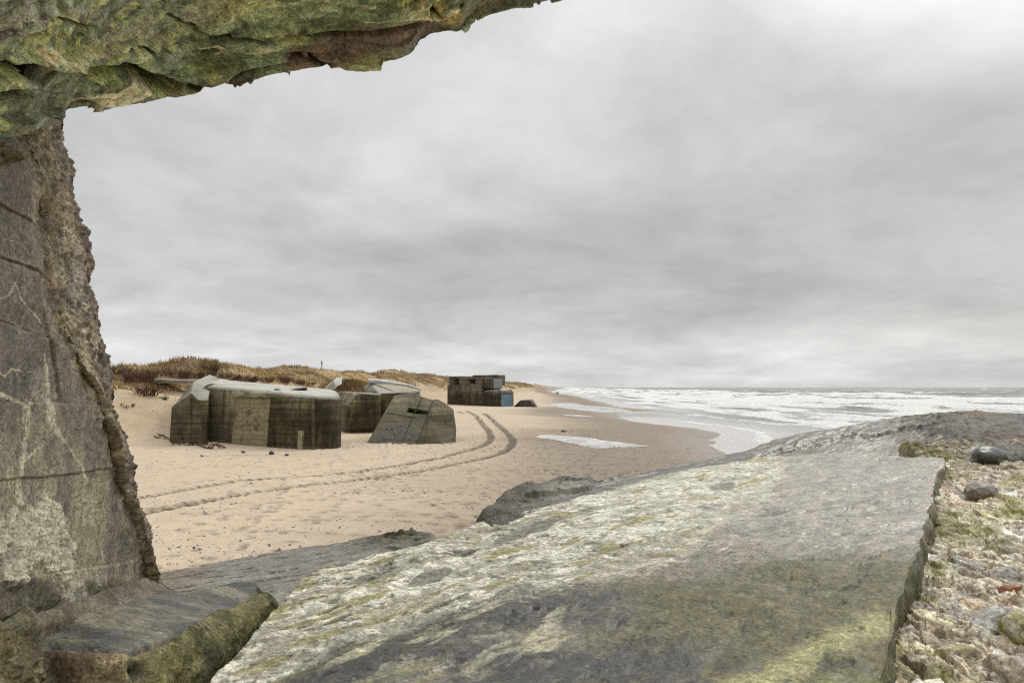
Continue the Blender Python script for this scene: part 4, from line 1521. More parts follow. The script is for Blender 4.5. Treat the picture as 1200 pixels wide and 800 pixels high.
def ledge():
    r = [[(-30, 746, 1.42), (40, 722, 1.72), (100, 700, 2.00), (150, 683, 2.32), (186, 673, 2.70)],
         [(-30, 752, 1.40), (40, 733, 1.68), (100, 715, 1.96), (150, 699, 2.24), (196, 686, 2.62)],
         [(-30, 765, 1.38), (36, 746, 1.66), (95, 729, 1.92), (150, 713, 2.18), (214, 700, 2.50)],
         [(-30, 800, 1.40), (40, 780, 1.68), (100, 760, 1.94), (160, 745, 2.22), (220, 735, 2.5)]]
    n = Net(np.array(r, float), 380, 200, {'far': ((0, .02, -.02), (0, .1, -1.6)), 'near': ((0, 0, -.05), (0, .1, -1.5)),
                                          'left': ((-.04, 0, 0), (-.2, 0, -1.5)), 'right': ((.0, .0, -.03), (.0, .0, -1.6))}, 12).pads()
    P, X, Y = n.P, n.PX, n.PY
    mid_ = fbm(P * np.array([7, 12, 10]), 5, seed=152)
    fine = fbm(P * 30, 5, .65, seed=154)
    disp = .014 * fbm(P * 2.5, 3, seed=151) + .014 * mid_ + .004 * fine + .05 * ss(60, 10, X) * fbm(P * 7, 4, seed=155, ridge=True)
    C = np.zeros(X.shape + (3,)) + (.15, .125, .085)
    C = mix(C, (.09, .07, .045), ss(-.1, .35, mid_))
    C = mix(C, (.26, .235, .16), ss(.15, .5, fine) * .6)
    C = mix(C, (.12, .11, .05), ss(60, 0, X) * .7)
    C = C * (1 + .25 * fine)[..., None]
    disp = disp * (1 - ss(.05, .4, n.depth))
    o = n.build('broken_ledge', M['rock_near'], disp, C, np.clip(.55 + .2 * mid_, .3, .95))
    tag(o, 'thin brown broken ledge wedged between the wall foot and the dark block', 'concrete ledge')
    # rubble corner at the far left
    r = [[(-40, 752, 1.36), (-5, 748, 1.45), (30, 758, 1.52), (46, 770, 1.56)],
         [(-40, 775, 1.30), (-5, 776, 1.38), (28, 782, 1.46), (40, 790, 1.52)],
         [(-40, 860, 1.28), (-5, 860, 1.34), (26, 860, 1.42), (38, 860, 1.5)]]
    n = Net(np.array(r, float), 160, 180, {'far': ((0, .03, -.02), (0, .1, -1.5)), 'near': ((0, 0, -.05), (0, .1, -1.3)),
                                          'left': ((-.04, 0, 0), (-.2, 0, -1.5)), 'right': ((.02, .03, -.02), (.05, .1, -1.5))}, 10).pads()
    P, X, Y = n.P, n.PX, n.PY
    mid_ = fbm(P * 9, 5, seed=162)
    fine = fbm(P * 30, 5, .65, seed=164)
    disp = .03 * mid_ + .03 * fbm(P * 14, 4, seed=163, ridge=True) + .004 * fine
    C = np.zeros(X.shape + (3,)) + (.14, .115, .06)
    C = mix(C, (.06, .05, .03), ss(-.1, .3, mid_))
    C = mix(C, (.30, .26, .16), ss(.1, .5, fine) * .7)
    o = n.build('rubble_lump', M['rock_near'], disp, C, np.full(X.shape, .8))
    tag(o, 'olive brown lump of broken concrete in the bottom left corner', 'rubble')


def broken_wall():
    # columns from beyond the left frame edge to the torn right-hand edge; t from the wall's plane
    def tw(px):
        return (-1.13 - .17 * 1.6) / ((px - 600) / F - .17) if False else (.858) / (-((px - 600) / F) - .17)
    rows = []
    sil = [(82, 60), (79, 135), (84, 180), (101, 260), (110, 300), (109, 332), (125, 405), (145, 490), (167, 590), (191, 676), (198, 745)]
    div = [(12, 60), (20, 140), (40, 195), (47, 260), (48, 300), (52, 340), (80, 405), (112, 475), (134, 560), (162, 650), (178, 745)]
    for (sx_, sy), (dx, dy) in zip(sil, div):
        row = []
        for f in (0, .5, 1):
            x = -170 + (dx + 170) * f
            row.append((x, dy + (1 - f) * (dy - 453) * .22 * 0, tw(x)))
        for f, g in ((.35, .0), (.7, .12), (1, .42)):
            x = dx + (sx_ - dx) * f
            row.append((x, dy + (sy - dy) * f, tw(x) + g))
        rows.append(row)
    c = np.array(rows, float)
    n = Net(c, 460, 760, {'far': ((0, .02, .05), (0, .1, 1.2)), 'near': ((0, 0, -.1), (0, .05, -1.9)),
                          'left': ((-.1, -.1, 0), (-.6, -.3, 0)), 'right': ((-.06, .05, 0), (-1.5, .35, 0))}, 16).pads()
    P, X, Y = n.P, n.PX, n.PY
    big = fbm(P * 2.2, 4, seed=171)
    mid_ = fbm(P * 8, 5, seed=172)
    fine = fbm(P * 30, 5, .65, seed=174)
    grit = fbm(P * 90, 3, .6, seed=175)
    d, sd, par = polyd(X + 9 * mid_ + 4 * fine, Y, div)
    rgh = ss(-10, 12, -sd + 14 * fbm(P * 5.5 + 3, 4, seed=184))
    # torn face: aggregate in a sandy matrix
    W = P * 21 + .6 * fbm(P * 10, 3, seed=176)[..., None]
    f1, f2, cid = worley(W, 177)
    st1 = np.where(cid > .45, np.sqrt(np.clip(1 - (f1 / (.32 + .28 * cid)) ** 2, 0, 1)), 0)
    f1b, f2b, cid2 = worley(P * 44 + 3, 178)
    st2 = np.where(cid2 > .4, np.sqrt(np.clip(1 - (f1b / .5) ** 2, 0, 1)), 0)
    crag = fbm(P * 5.5, 5, seed=179, ridge=True)
    cragh = -.022 + .026 * crag + .026 * mid_ + .009 * st1 + .006 * st2 + .010 * fine + .003 * grit
    flat = .003 * big + .0022 * mid_ + .0016 * fine + .001 * grit
    C = np.zeros(X.shape + (3,)) + (.20, .173, .145)
    C = mix(C, (.31, .272, .232), ss(.05, .2, mid_ + .4 * big) * .8)
    C = mix(C, (.135, .123, .115), ss(.05, .4, fbm(P * np.array([12, 12, 2.2]), 4, seed=180)) * .7)
    # shutter-board seams
    seams = [[(-120, 180), (-40, 205), (0, 238), (36, 258), (50, 268)], [(-120, 345), (0, 375), (50, 393), (100, 410)], [(-120, 260), (0, 300), (48, 318)],
             [(-120, 476), (0, 470), (60, 471), (110, 474)], [(-120, 580), (0, 563), (70, 557), (130, 548)], [(-120, 700), (0, 678), (60, 671), (125, 662), (168, 652)],
             [(58, 395), (66, 440), (72, 470)]]
    seam = np.zeros(X.shape)
    for k, ln in enumerate(seams):
        dd, s2, pr = polyd(X, Y + 1.5 * mid_, ln)
        wv = .5 + .5 * fbm(P * 6 + k, 3, seed=190)
        seam = np.maximum(seam, (1 - ss(.3, 1.5, dd + 1.2 * fine)) * np.clip(.25 + wv, 0, 1))
        flat += .003 * np.clip(np.sign(s2), -1, 1) * np.exp(-(dd / 26) ** 2) * (1 if k % 2 else -1) * ss(0, 1.5, dd)
        C = mix(C, (.27, .235, .16), np.exp(-((dd - 3) / 2.2) ** 2) * ss(.0, .5, wv - .2) * .6)
    flat -= .0045 * seam
    C = mix(C, (.05, .045, .038), seam * .65)
    # calcite veins
    veins = [[(-20, 350), (10, 346), (18, 330), (26, 352), (45, 372), (50, 380)], [(-20, 432), (5, 440), (22, 432), (40, 436), (48, 452), (32, 480), (26, 494)],
             [(54, 418), (60, 470), (62, 500), (78, 520), (100, 560), (108, 600)], [(-20, 452), (20, 468), (34, 484), (28, 520), (24, 590)],
             [(20, 560), (50, 520), (56, 505)], [(30, 545), (12, 590), (8, 640)], [(70, 610), (100, 590), (118, 588)], [(88, 640), (102, 600), (118, 640)], [(0, 276), (22, 284), (34, 300)]]
    vein = np.zeros(X.shape)
    halo = np.zeros(X.shape)
    for k, ln in enumerate(veins):
        dd, _, _ = polyd(X + 9 * mid_ + 4 * fine, Y + 11 * mid_ + 4 * fine, ln)
        wv = .5 + 1.3 * np.clip(.4 + vn(P * 9 + k, 195), 0, 1)
        if k in (2, 3):
            wv = wv * 2.6
        vein = np.maximum(vein, 1 - ss(wv * .6, wv * 1.3, dd))
        halo = np.maximum(halo, np.exp(-(dd / (wv * 3.4)) ** 2))
    C = mix(C, (.24, .215, .145), halo * ss(-.5, .4, mid_ + fine) * ss(430, 520, Y) * .75)
    C = mix(C, (.54, .49, .37), vein * ss(-.6, .0, fine + .3))
    flat += .002 * vein
    # lime efflorescence low on the wall
    low = ss(440, 580, Y + 40 * big)
    C = mix(C, (.33, .295, .20), low * ss(.02, .14, fbm(P * np.array([9, 9, 4]) + 5, 6, .6, seed=196) + .05) * .75)
    eff = np.maximum(blob(X, Y, 30, 640, 26, 42, 8), np.maximum(blob(X, Y, 62, 632, 16, 44, 4), blob(X, Y, 72, 650, 14, 30, 0)))
    em = ss(.27, .36, eff + .5 * fbm(P * np.array([16, 16, 7]), 5, seed=197))
    C = mix(C, (.52, .49, .38), em * ss(-.3, -.1, fine + .2 * grit + .1) * .95)
    flat += .010 * em * (.5 + fine)
    low2 = ss(672, 690, Y + 10 * mid_)
    C = mix(C, (.10, .088, .06), low2 * .8)
    C = mix(C, (.48, .45, .36), low2 * ss(.1, .18, fbm(P * np.array([14, 14, 6]) + 8, 5, seed=198)) * .8)
    flat += low2 * .03 * mid_
    # torn face colours
    T = np.zeros(X.shape + (3,)) + (.35, .295, .20)
    T = mix(T, (.47, .41, .29), ss(.0, .4, mid_ + .3 * fine))
    T = mix(T, (.21, .155, .085), ss(.0, .35, fbm(P * 6.5 + 31, 4, seed=183)) * .6)
    T = mix(T, (.24, .215, .185), ss(.15, .4, fbm(P * 4 + 5, 4, seed=181)) * .7)
    pal = np.where((cid > .88)[..., None], (.055, .055, .06), np.where((cid > .76)[..., None], (.20, .10, .06), np.where((cid > .6)[..., None], (.26, .24, .21), (.36, .29, .19))))
    T = T + (pal - T) * (ss(.35, .6, st1) * .55 * ss(.5, .7, cid))[..., None]
    T = mix(T, (.10, .07, .065), ss(.1, .5, (X - np.interp(Y, [p[1] for p in sil], [p[0] for p in sil])) / 14 + 1 + .5 * mid_) * .6)
    T = mix(T, (.05, .038, .03), ss(.3, .55, fbm(P * 12 + 3, 4, seed=182)) * .5)
    C = C + (T - C) * rgh[..., None]
    C = C * (1 + (.22 + .3 * rgh) * fine + (.2 + .25 * rgh) * grit)[..., None]
    disp = (flat + (cragh - .005 - flat) * rgh) * (1 - ss(.15, .5, n.depth))
    o = n.build('broken_wall', M['rock_near'], disp, C, np.clip(.75 + .1 * mid_, .5, .95))
    tag(o, 'broken concrete wall on the left with board seams, pale veins and a torn pebbly edge', 'wall')


def roof_slab():
    edge = [(-160, 175), (-60, 168), (0, 158), (48, 142), (76, 133), (105, 129), (150, 121), (205, 112), (250, 104), (300, 91), (345, 81), (372, 78), (392, 74),
            (405, 79), (437, 77), (462, 69), (482, 60), (497, 47), (510, 39), (538, 38), (549, 26), (562, 17), (592, 8), (630, 1), (680, -12)]
    e = np.array(edge, float)
    rows = []
    t0 = np.interp(e[:, 0], [-160, 0, 76, 200, 500, 680], [1.30, 1.52, 1.80, 2.10, 2.4, 2.6])
    for f, h in ((0, 0), (.10, -.03), (.35, -.12), (.7, -.28), (1.0, -.42), (1.5, -.62)):
        y = e[:, 1] + (-70 - e[:, 1]) * f
        rows.append(np.stack([e[:, 0] + (f * 20), y, t0 + h], -1))
    c = np.array(rows[::-1])
    n = Net(c, 900, 420, {'far': ((0, -.03, .05), (0, -.2, .9)), 'near': ((0, .03, .03), (.0, .5, .75)),
                           'left': ((-.1, 0, 0), (-.5, 0, .9)), 'right': ((.05, .02, .03), (.4, .3, .9))}, 16, wob=.045).pads()
    P, X, Y = n.P, n.PX, n.PY
    sl_ = P[..., 1] - .35 * P[..., 0]
    ax = np.stack([P[..., 0] * .75 + P[..., 1] * .25, sl_ * 2.3, P[..., 2] * 2.6], -1)
    big = fbm(ax * 1.4, 4, seed=211)
    mid_ = fbm(ax * np.array([4.5, 6, 6]), 5, seed=212)
    lay = fbm(ax * np.array([6, 26, 22]), 5, seed=213)
    fine = fbm(P * 32, 5, .65, seed=214)
    grit = fbm(P * 95, 3, .6, seed=215)
    # laminated flakes: thin layers broken off roughly parallel to the torn edge
    dE = np.interp(X, e[:, 0], e[:, 1]) - Y
    el = fbm(ax * np.array([.8, 1.6, 1.6]) + 2, 4, .45, seed=216)
    h = dE / 26.0 + 1.7 * el + .22 * mid_ + .10 * fine
    fl = np.floor(h)
    fr = h - fl
    hs = _h(fl.astype(np.int32), (fl * 0).astype(np.int32), (fl * 0).astype(np.int32), 5)
    up_ = ss(.93, .985, fr)
    hn = _h((fl + 1).astype(np.int32), (fl * 0).astype(np.int32), (fl * 0).astype(np.int32), 5)
    ter = (hs + (hn - hs) * up_)
    disp = .012 * big + .055 * (ter - .5) + .012 * (fr - .5) + .004 * mid_ + .005 * lay + .003 * fine + .0012 * grit
    lip = np.exp(-((fr - .95) / .035) ** 2) * ss(.02, .3, np.abs(hn - hs))
    # explicit flake edges and cracks seen from below
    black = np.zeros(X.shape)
    pale = np.zeros(X.shape)
    cracks = [([(-40, 84), (0, 79), (30, 75), (45, 79), (68, 87), (88, 87), (108, 80), (120, 77), (138, 79), (142, 74), (165, 80), (190, 90), (215, 92)], .07, 3.0),
              ([(215, 92), (243, 101), (262, 94), (280, 79), (315, 72), (340, 64), (365, 64), (385, 70)], .04, 1.4),
              ([(330, 38), (370, 36), (430, 34), (480, 26), (505, 25)], .04, 1.6), ([(-10, 72), (10, 66)], .05, 3), ([(30, 92), (60, 97), (85, 89)], .02, .9),
              ([(-20, 118), (20, 108), (60, 97)], .015, .8), ([(120, 66), (150, 55), (185, 58)], .012, .7), ([(240, 40), (290, 44), (310, 52)], .015, .8),
              ([(200, 20), (215, 32), (245, 40)], .02, .8), ([(500, 0), (512, 14), (506, 24)], .03, 1.2), ([(515, 20), (520, 10), (545, 3)], .02, 1.2), ([(60, 20), (100, 30), (140, 20), (170, 8)], .01, .6)]
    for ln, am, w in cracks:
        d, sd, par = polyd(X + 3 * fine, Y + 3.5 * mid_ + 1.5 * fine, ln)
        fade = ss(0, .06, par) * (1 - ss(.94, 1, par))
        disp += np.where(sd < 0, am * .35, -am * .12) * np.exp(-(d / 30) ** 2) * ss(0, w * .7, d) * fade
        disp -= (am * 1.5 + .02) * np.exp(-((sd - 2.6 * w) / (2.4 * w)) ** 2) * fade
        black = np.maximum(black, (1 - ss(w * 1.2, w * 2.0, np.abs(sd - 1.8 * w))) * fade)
    ridges = [[(-30, 14), (0, 15), (50, 17), (75, 15), (100, 20), (120, 25), (140, 34), (168, 41)], [(212, 0), (240, 6), (282, 14), (290, 26), (302, 38), (320, 42), (350, 42), (385, 38)],
              [(150, 2), (200, -2)], [(0, 40), (25, 38), (45, 38)], [(40, 60), (62, 66), (80, 78), (100, 82)], [(15, 108), (45, 97), (65, 92)], [(60, 122), (100, 116), (135, 118), (190, 95)],
              [(90, 45), (110, 46)], [(225, 55), (250, 52), (262, 58)], [(415, 20), (480, 16), (510, 22), (545, 10)]]
    for k, ln in enumerate(ridges):
        d, sd, par = polyd(X + 4 * fine, Y + 4 * mid_ + 2 * fine, ln)
        w = (3.0 + 2.2 * vn(P * 8 + k, 221)) * (1.9 if k in (4, 6, 8) else 1)
        fade = ss(0, .1, par) * (1 - ss(.9, 1, par))
        pale = np.maximum(pale, np.exp(-(d / np.maximum(w, .8)) ** 2) * fade)
        disp += .02 * np.where(sd > 0, -.4, .6) * np.exp(-(d / 14) ** 2) * ss(0, 2, d) * fade
    C = np.zeros(X.shape + (3,)) + (.175, .22, .125)
    C = mix(C, (.285, .30, .185), ss(-.1, .4, lay + .4 * mid_))
    C = mix(C, (.15, .19, .125), ss(.55, .75, hs) * .7)
    C = mix(C, (.25, .22, .165), ss(.35, .2, hs) * .5)
    C = mix(C, (.12, .15, .095), ss(.0, .35, fbm(ax * np.array([2.5, 5, 5]) + 9, 4, seed=222)) * .8)
    C = mix(C, (.205, .18, .14), ss(.1, .4, fbm(ax * np.array([2, 4, 4]) + 19, 4, seed=223)) * ss(320, 100, X) * .8)
    C = mix(C, (.205, .185, .15), blob(X, Y, 40, 14, 120, 22) * .7)
    C = mix(C, (.07, .078, .035), ss(.14, .24, fbm(ax * np.array([3, 8, 8]) + 29, 5, seed=224)) * .85)
    C = mix(C, (.29, .30, .13), ss(.16, .3, fbm(ax * np.array([4, 8, 8]) + 39, 5, seed=225)) * .8)
    C = mix(C, (.34, .34, .11), np.maximum(blob(X, Y, 130, 64, 30, 12), np.maximum(blob(X, Y, 60, 52, 45, 14), np.maximum(blob(X, Y, 250, 88, 24, 10), blob(X, Y, 300, 15, 25, 12)))) * ss(-.3, .3, mid_ + fine) * .8)
    C = mix(C, (.05, .052, .02), np.maximum(blob(X, Y, 270, 46, 50, 7, -2), np.maximum(blob(X, Y, 150, 108, 70, 9, -8), np.maximum(blob(X, Y, 20, 118, 40, 10), blob(X, Y, 400, 22, 70, 10, -4)))) * ss(-.5, .1, mid_ + .2) * .85)
    C = mix(C, (.36, .25, .07), np.maximum(blob(X, Y, 500, 8, 22, 10), blob(X, Y, 530, 24, 18, 9)) * ss(-.3, .3, fine + mid_) * .8)
    lower = ss(-30, -3, Y - np.interp(X, e[:, 0], e[:, 1]) + 8 * mid_)
    mar, _, _ = polyd(X, Y, [(350, 72), (395, 55), (450, 45), (500, 34)])
    C = mix(C, (.105, .068, .052), (1 - ss(8, 24, mar + 8 * mid_)) * .9)
    C = mix(C, (.085, .072, .052), lower * ss(-.5, .1, mid_ + .1) * .7)
    C = mix(C, (.22, .07, .045), blob(X, Y, 362, 84, 40, 5, -14) * ss(-.2, .3, fine) * .8)
    C = mix(C, (.44, .38, .25), ss(.25, .5, pale) * ss(-.5, .0, fine + .25))
    C = mix(C, (.46, .41, .29), lip * ss(-.1, .3, fbm(ax * 3 + 50, 3, seed=226)) * .85)
    C = mix(C, (.02, .02, .015), np.exp(-((fr - .05) / .045) ** 2) * ss(.1, .4, fbm(ax * 3 + 70, 3, seed=227)) * .7)
    C = mix(C, (.015, .014, .01), black)  # shade of the crack gaps painted black along the grooves
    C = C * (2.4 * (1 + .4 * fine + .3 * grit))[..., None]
    rough = np.clip(.5 + .2 * mid_ - .25 * (1 - ss(8, 24, mar)), .2, .95)
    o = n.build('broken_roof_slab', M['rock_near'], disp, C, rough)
    tag(o, 'overhanging broken roof slab with flaking green underside along the top of the view', 'roof slab')
    # torn lump under its left end
    stone_mesh('hanging_lump', at(-8, 178, 1.46), (.045, .07, .026), 233, M['rock_near'], rot=.3, col=[(.15, .12, .07), (.07, .055, .035), (.24, .21, .13)], wet=.8, face=.7, n=44, lump=.5,
               label='dark ragged lump hanging under the left end of the roof slab', cat='rubble')


def rubble():
    ctrl = []
    for (xl, y, xr) in ((1060, 518, 1330), (1085, 545, 1330), (1070, 590, 1330), (1050, 650, 1340), (1025, 720, 1360), (985, 800, 1380), (950, 900, 1400)):
        row = []
        for f in (0, .33, .66, 1):
            x = xl + (xr - xl) * f
            row.append((x, y - 6 * f, float(on_plane(x, y - 6 * f, .78, .075))))
        ctrl.append(row)
    c = np.array(ctrl, float)
    c[0, :, 2] = np.minimum(c[0, :, 2], 5.6)
    n = Net(c, 460, 760, {'far': ((0, .05, -.05), (0, .3, -2)), 'near': ((0, -.05, -.05), (0, -.1, -2)),
                          'left': ((-.02, 0, -.05), (-.02, 0, -2)), 'right': ((.05, 0, -.05), (.2, 0, -2))}, 12).pads()
    P, X, Y = n.P, n.PX, n.PY
    big = fbm(P * 1.8, 4, seed=241)
    mid_ = fbm(P * 7, 5, seed=242)
    fine = fbm(P * 28, 5, .65, seed=244)
    grit = fbm(P * 85, 3, .6, seed=245)
    Q = P * np.array([1, .62, 1])
    w1 = Q * 11 + .45 * fbm(P * 6, 3, seed=246)[..., None]
    f1, f2, c1 = worley(w1, 247)
    e1 = ss(.03, .22, f2 - f1)
    w2 = Q * 30 + .4 * fbm(P * 12, 3, seed=248)[..., None]
    g1, g2, c2 = worley(w2, 249)
    e2 = ss(.03, .25, g2 - g1)
    facet = (np.sin(c1 * 40) * (w1[..., 0] - np.floor(w1[..., 0]) - .5) + np.cos(c1 * 53) * (w1[..., 1] - np.floor(w1[..., 1]) - .5))
    disp = .03 * big + .022 * mid_ + .012 * fbm(P * 13, 4, seed=243, ridge=True) + e1 * (.008 + .014 * c1 + .02 * facet) + .006 * e2 * (1 - .4 * e1) + .004 * fine + .0015 * grit
    C = np.zeros(X.shape + (3,)) + (.30, .235, .16)
    pal = np.array([(.42, .38, .31), (.50, .47, .38), (.27, .245, .22), (.34, .27, .20), (.55, .50, .34), (.23, .20, .15), (.40, .34, .28), (.60, .58, .52)])
    s1 = pal[(c1 * 7.99).astype(int)]
    C = C + (s1 * (.55 + .9 * c2[..., None] * .5 + .45 * c1[..., None]) - C) * (e1 * .95)[..., None]
    s2 = pal[(c2 * 7.99).astype(int)]
    C = C + (s2 - C) * (e2 * (1 - .65 * e1))[..., None] * .6
    C = mix(C, (.45, .40, .31), ss(.0, .4, mid_ + fine) * .45)
    C = mix(C, (.20, .155, .13), ss(.05, .4, fbm(P * 11 + 3, 4, seed=250)) * .55)
    C = mix(C, (.17, .16, .05), ss(.16, .42, fbm(P * np.array([3.2, 2.6, 3]) + 5, 4, seed=251) + .2 * mid_) * ss(-.5, .1, fine + .2) * .85)
    C = mix(C, (.16, .17, .03), np.maximum(blob(X, Y, 1125, 628, 40, 14, 6), np.maximum(blob(X, Y, 1175, 605, 45, 9), blob(X, Y, 1100, 675, 12, 16))) * ss(-.4, .1, mid_ + .2) * .9)
    C = mix(C, (.33, .22, .13), ss(.40, .5, fbm(P * np.array([5, 7, 5]) + 15, 4, seed=252)) * .8)
    C = mix(C, (.10, .075, .05), (1 - e1) * (1 - e2) * .5)
    # darker mossy ground where the rear slab breaks off
    C = mix(C, (.13, .11, .06), ss(570, 535, Y) * .65)
    C = mix(C, (.62, .59, .52), ss(.2, .45, fbm(P * 15 + 8, 5, .6, seed=253)) * .45)
    C = mix(C, (.12, .09, .07), ss(.2, .4, fbm(P * 18 + 18, 5, .6, seed=254)) * .7)
    C = C * (1.4 * (1 + .5 * fine + .4 * grit))[..., None]
    o = n.build('rubble_bank', M['rock_near'], disp, C, np.clip(.72 + .12 * mid_, .4, .95))
    tag(o, 'broken bank of pale pebbly concrete with moss to the right of the lichen-crusted slab', 'rubble')

    def P_(px, py, k):
        return at(px, py, float(on_plane(px, py, k, .075)))
    S = M['stone_near']
    lst = [('pebble', 1160, 535, .735, (.20, .10, .085), .55, 401, [(.055, .06, .06), (.08, .085, .08)], .3, 0, 'smooth black oval pebble below the rear slab end'),
           ('stone', 1149, 577, .75, (.11, .085, .062), .5, 402, [(.23, .19, .145), (.15, .12, .085), (.06, .055, .05)], .45, 0, 'round mottled brown stone with mossy patches'),
           ('stone', 1200, 590, .80, (.26, .2, .08), .2, 403, [(.38, .33, .27), (.44, .40, .33)], .6, .6, 'broad pale flat stone at the right edge'),
           ('stone', 1180, 532, .75, (.09, .08, .07), .2, 404, [(.42, .41, .30), (.25, .26, .10)], .7, .6, 'small pale yellow stone beside the black pebble'),
           ('stone', 1197, 528, .74, (.13, .10, .10), .2, 405, [(.36, .31, .24), (.24, .2, .14)], .7, .6, 'buff stone at the right edge under the rear slab'),
           ('stone', 1187, 551, .76, (.08, .07, .06), .2, 406, [(.30, .25, .18)], .7, .6, 'small brown stone right of the black pebble'),
           ('stone', 1122, 630, .765, (.16, .09, .07), .0, 407, [(.17, .165, .05), (.24, .20, .13), (.10, .10, .03)], .8, .6, 'flat moss-covered stone beside the slab edge'),
           ('stone', 1178, 652, .755, (.10, .09, .085), .3, 408, [(.28, .25, .17), (.40, .36, .30), (.18, .18, .06)], .7, .8, 'angular grey stone with a mossy left shoulder'),
           ('stone', 1178, 680, .76, (.075, .055, .06), .1, 409, [(.38, .36, .33), (.30, .28, .25)], .7, .8, 'pale grey angular stone left of the frame edge'),
           ('stone', 1135, 672, .765, (.11, .06, .05), -.3, 410, [(.33, .33, .29), (.50, .50, .46), (.22, .2, .15)], .7, .8, 'long grey stone with white veins'),
           ('shard', 1183, 691, .745, (.055, .022, .02), -.2, 411, [(.30, .13, .055), (.22, .09, .04)], .7, .8, 'rusty orange shard between grey stones'),
           ('stone', 1103, 675, .77, (.045, .04, .04), .4, 412, [(.22, .23, .05), (.30, .28, .12)], .8, .7, 'small bright green mossy stone near the slab edge'),
           ('stone', 1170, 735, .745, (.10, .07, .06), .2, 413, [(.46, .44, .42), (.34, .32, .3)], .7, .8, 'light grey crystalline stone low on the rubble bank'),
           ('stone', 1118, 733, .76, (.055, .045, .045), .2, 414, [(.52, .49, .44), (.62, .6, .56)], .7, .8, 'whitish lump of stone in the middle of the rubble bank'),
           ('stone', 1066, 757, .77, (.055, .04, .035), .3, 415, [(.52, .49, .36), (.44, .42, .22)], .7, .7, 'cream stone touching the lower slab edge'),
           ('stone', 1120, 768, .75, (.085, .06, .05), .5, 416, [(.46, .41, .28), (.36, .34, .14), (.3, .26, .2)], .7, .7, 'yellowish stone near the bottom of the rubble bank'),
           ('stone', 1185, 785, .735, (.07, .07, .055), .5, 417, [(.46, .38, .31), (.36, .29, .23)], .7, .7, 'pinkish buff stone in the bottom right corner'),
           ('stone', 1199, 745, .73, (.05, .07, .07), .5, 418, [(.24, .24, .07), (.42, .4, .3)], .7, .7, 'green-edged stone cut by the right frame edge'),
           ('stone', 1078, 712, .78, (.05, .045, .04), .2, 419, [(.40, .40, .22), (.30, .29, .2)], .7, .7, 'pale lichen-yellow stone by the middle of the slab edge')]
    for (nm, x, y, k, sz, rot, sd, col, wet, face, lab) in lst:
        stone_mesh(nm, P_(x, y, k + (.02 if face else 0)), np.array(sz) * (.8 if face else .85), sd, S, rot=rot, col=col, wet=wet, face=face, n=34, lump=.25 if face else .12, label=lab, cat='pebble' if nm == 'pebble' else 'stone')


# ------------------------------------------------------------------ materials, light, camera
M = {}


def materials():
    M['sand'] = sand_mat()
    M['water'] = water_mat()
    M['film'] = film_mat()
    M['grass'] = plain_mat('marram', None, .9, .25, 3, 0, attr=True)
    M['pebble'] = plain_mat('shingle_stone', None, .7, .3, 8, 0, attr=True)
    M['twig'] = plain_mat('twig_bark', (.10, .05, .034), .9, .5, 4, 0)
    M['olive'] = plain_mat('twig_olive', (.085, .07, .03), .9, .5, 4, 0)
    M['drift'] = plain_mat('driftwood_bark', (.10, .065, .04), .9, .4, 5, .4)
    M['stone'] = rock_mat('loose_stone', 6, .3, .4, .02)
    M['stone_near'] = rock_mat('near_stone', 16, .5, .35, .005)
    M['rock_near'] = rock_mat('weathered_concrete_near', 24, .48, .45, .005, .35)
    M['rock_mid'] = rock_mat('weathered_concrete', 18, .42, .35, .005, .35)
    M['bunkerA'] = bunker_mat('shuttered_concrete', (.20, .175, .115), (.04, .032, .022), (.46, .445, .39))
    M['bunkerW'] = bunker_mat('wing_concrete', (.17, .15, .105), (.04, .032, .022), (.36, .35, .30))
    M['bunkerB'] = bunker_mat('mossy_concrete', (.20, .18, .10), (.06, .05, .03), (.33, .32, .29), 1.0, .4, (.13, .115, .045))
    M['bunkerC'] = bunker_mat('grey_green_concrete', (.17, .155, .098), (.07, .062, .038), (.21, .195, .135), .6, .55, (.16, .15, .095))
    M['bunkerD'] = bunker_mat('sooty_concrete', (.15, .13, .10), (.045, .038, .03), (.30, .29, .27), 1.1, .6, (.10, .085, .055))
    M['roofpale'] = plain_mat('pale_roof', (.40, .395, .37), .85, .4, 1.5, .3, .03)
    M['beamgrey'] = plain_mat('beam_concrete', (.25, .24, .205), .85, .4, 2.0, .3, .03)
    M['roofsand'] = plain_mat('sandy_roof', (.34, .295, .22), .9, .35, 1.2, .4, .05)
    M['brick'] = brick_mat()
    M['patch'] = plain_mat('render_patch', (.26, .24, .16), .9, .4, 4, .4, .02)
    M['oldbrick'] = old_brick()
    M['limewash'] = plain_mat('limewash', (.34, .31, .25), .9, .3, 4, 0)
    M['blackpaint'] = plain_mat('black_paint', (.035, .03, .022), .7, .4, 4, 0)
    M['darkjoint'] = plain_mat('dark_groove_line', (.045, .043, .036), .8, .4, 4, 0)
    M['bluepaint'] = plain_mat('blue_paint', (.13, .155, .185), .7, .5, 5, 0)
    M['bluewall'] = stained('blue_wall', (.11, .185, .27), (.17, .13, .10))
    M['bluegrey'] = stained('blue_grey_wall', (.20, .225, .22), (.15, .13, .11))


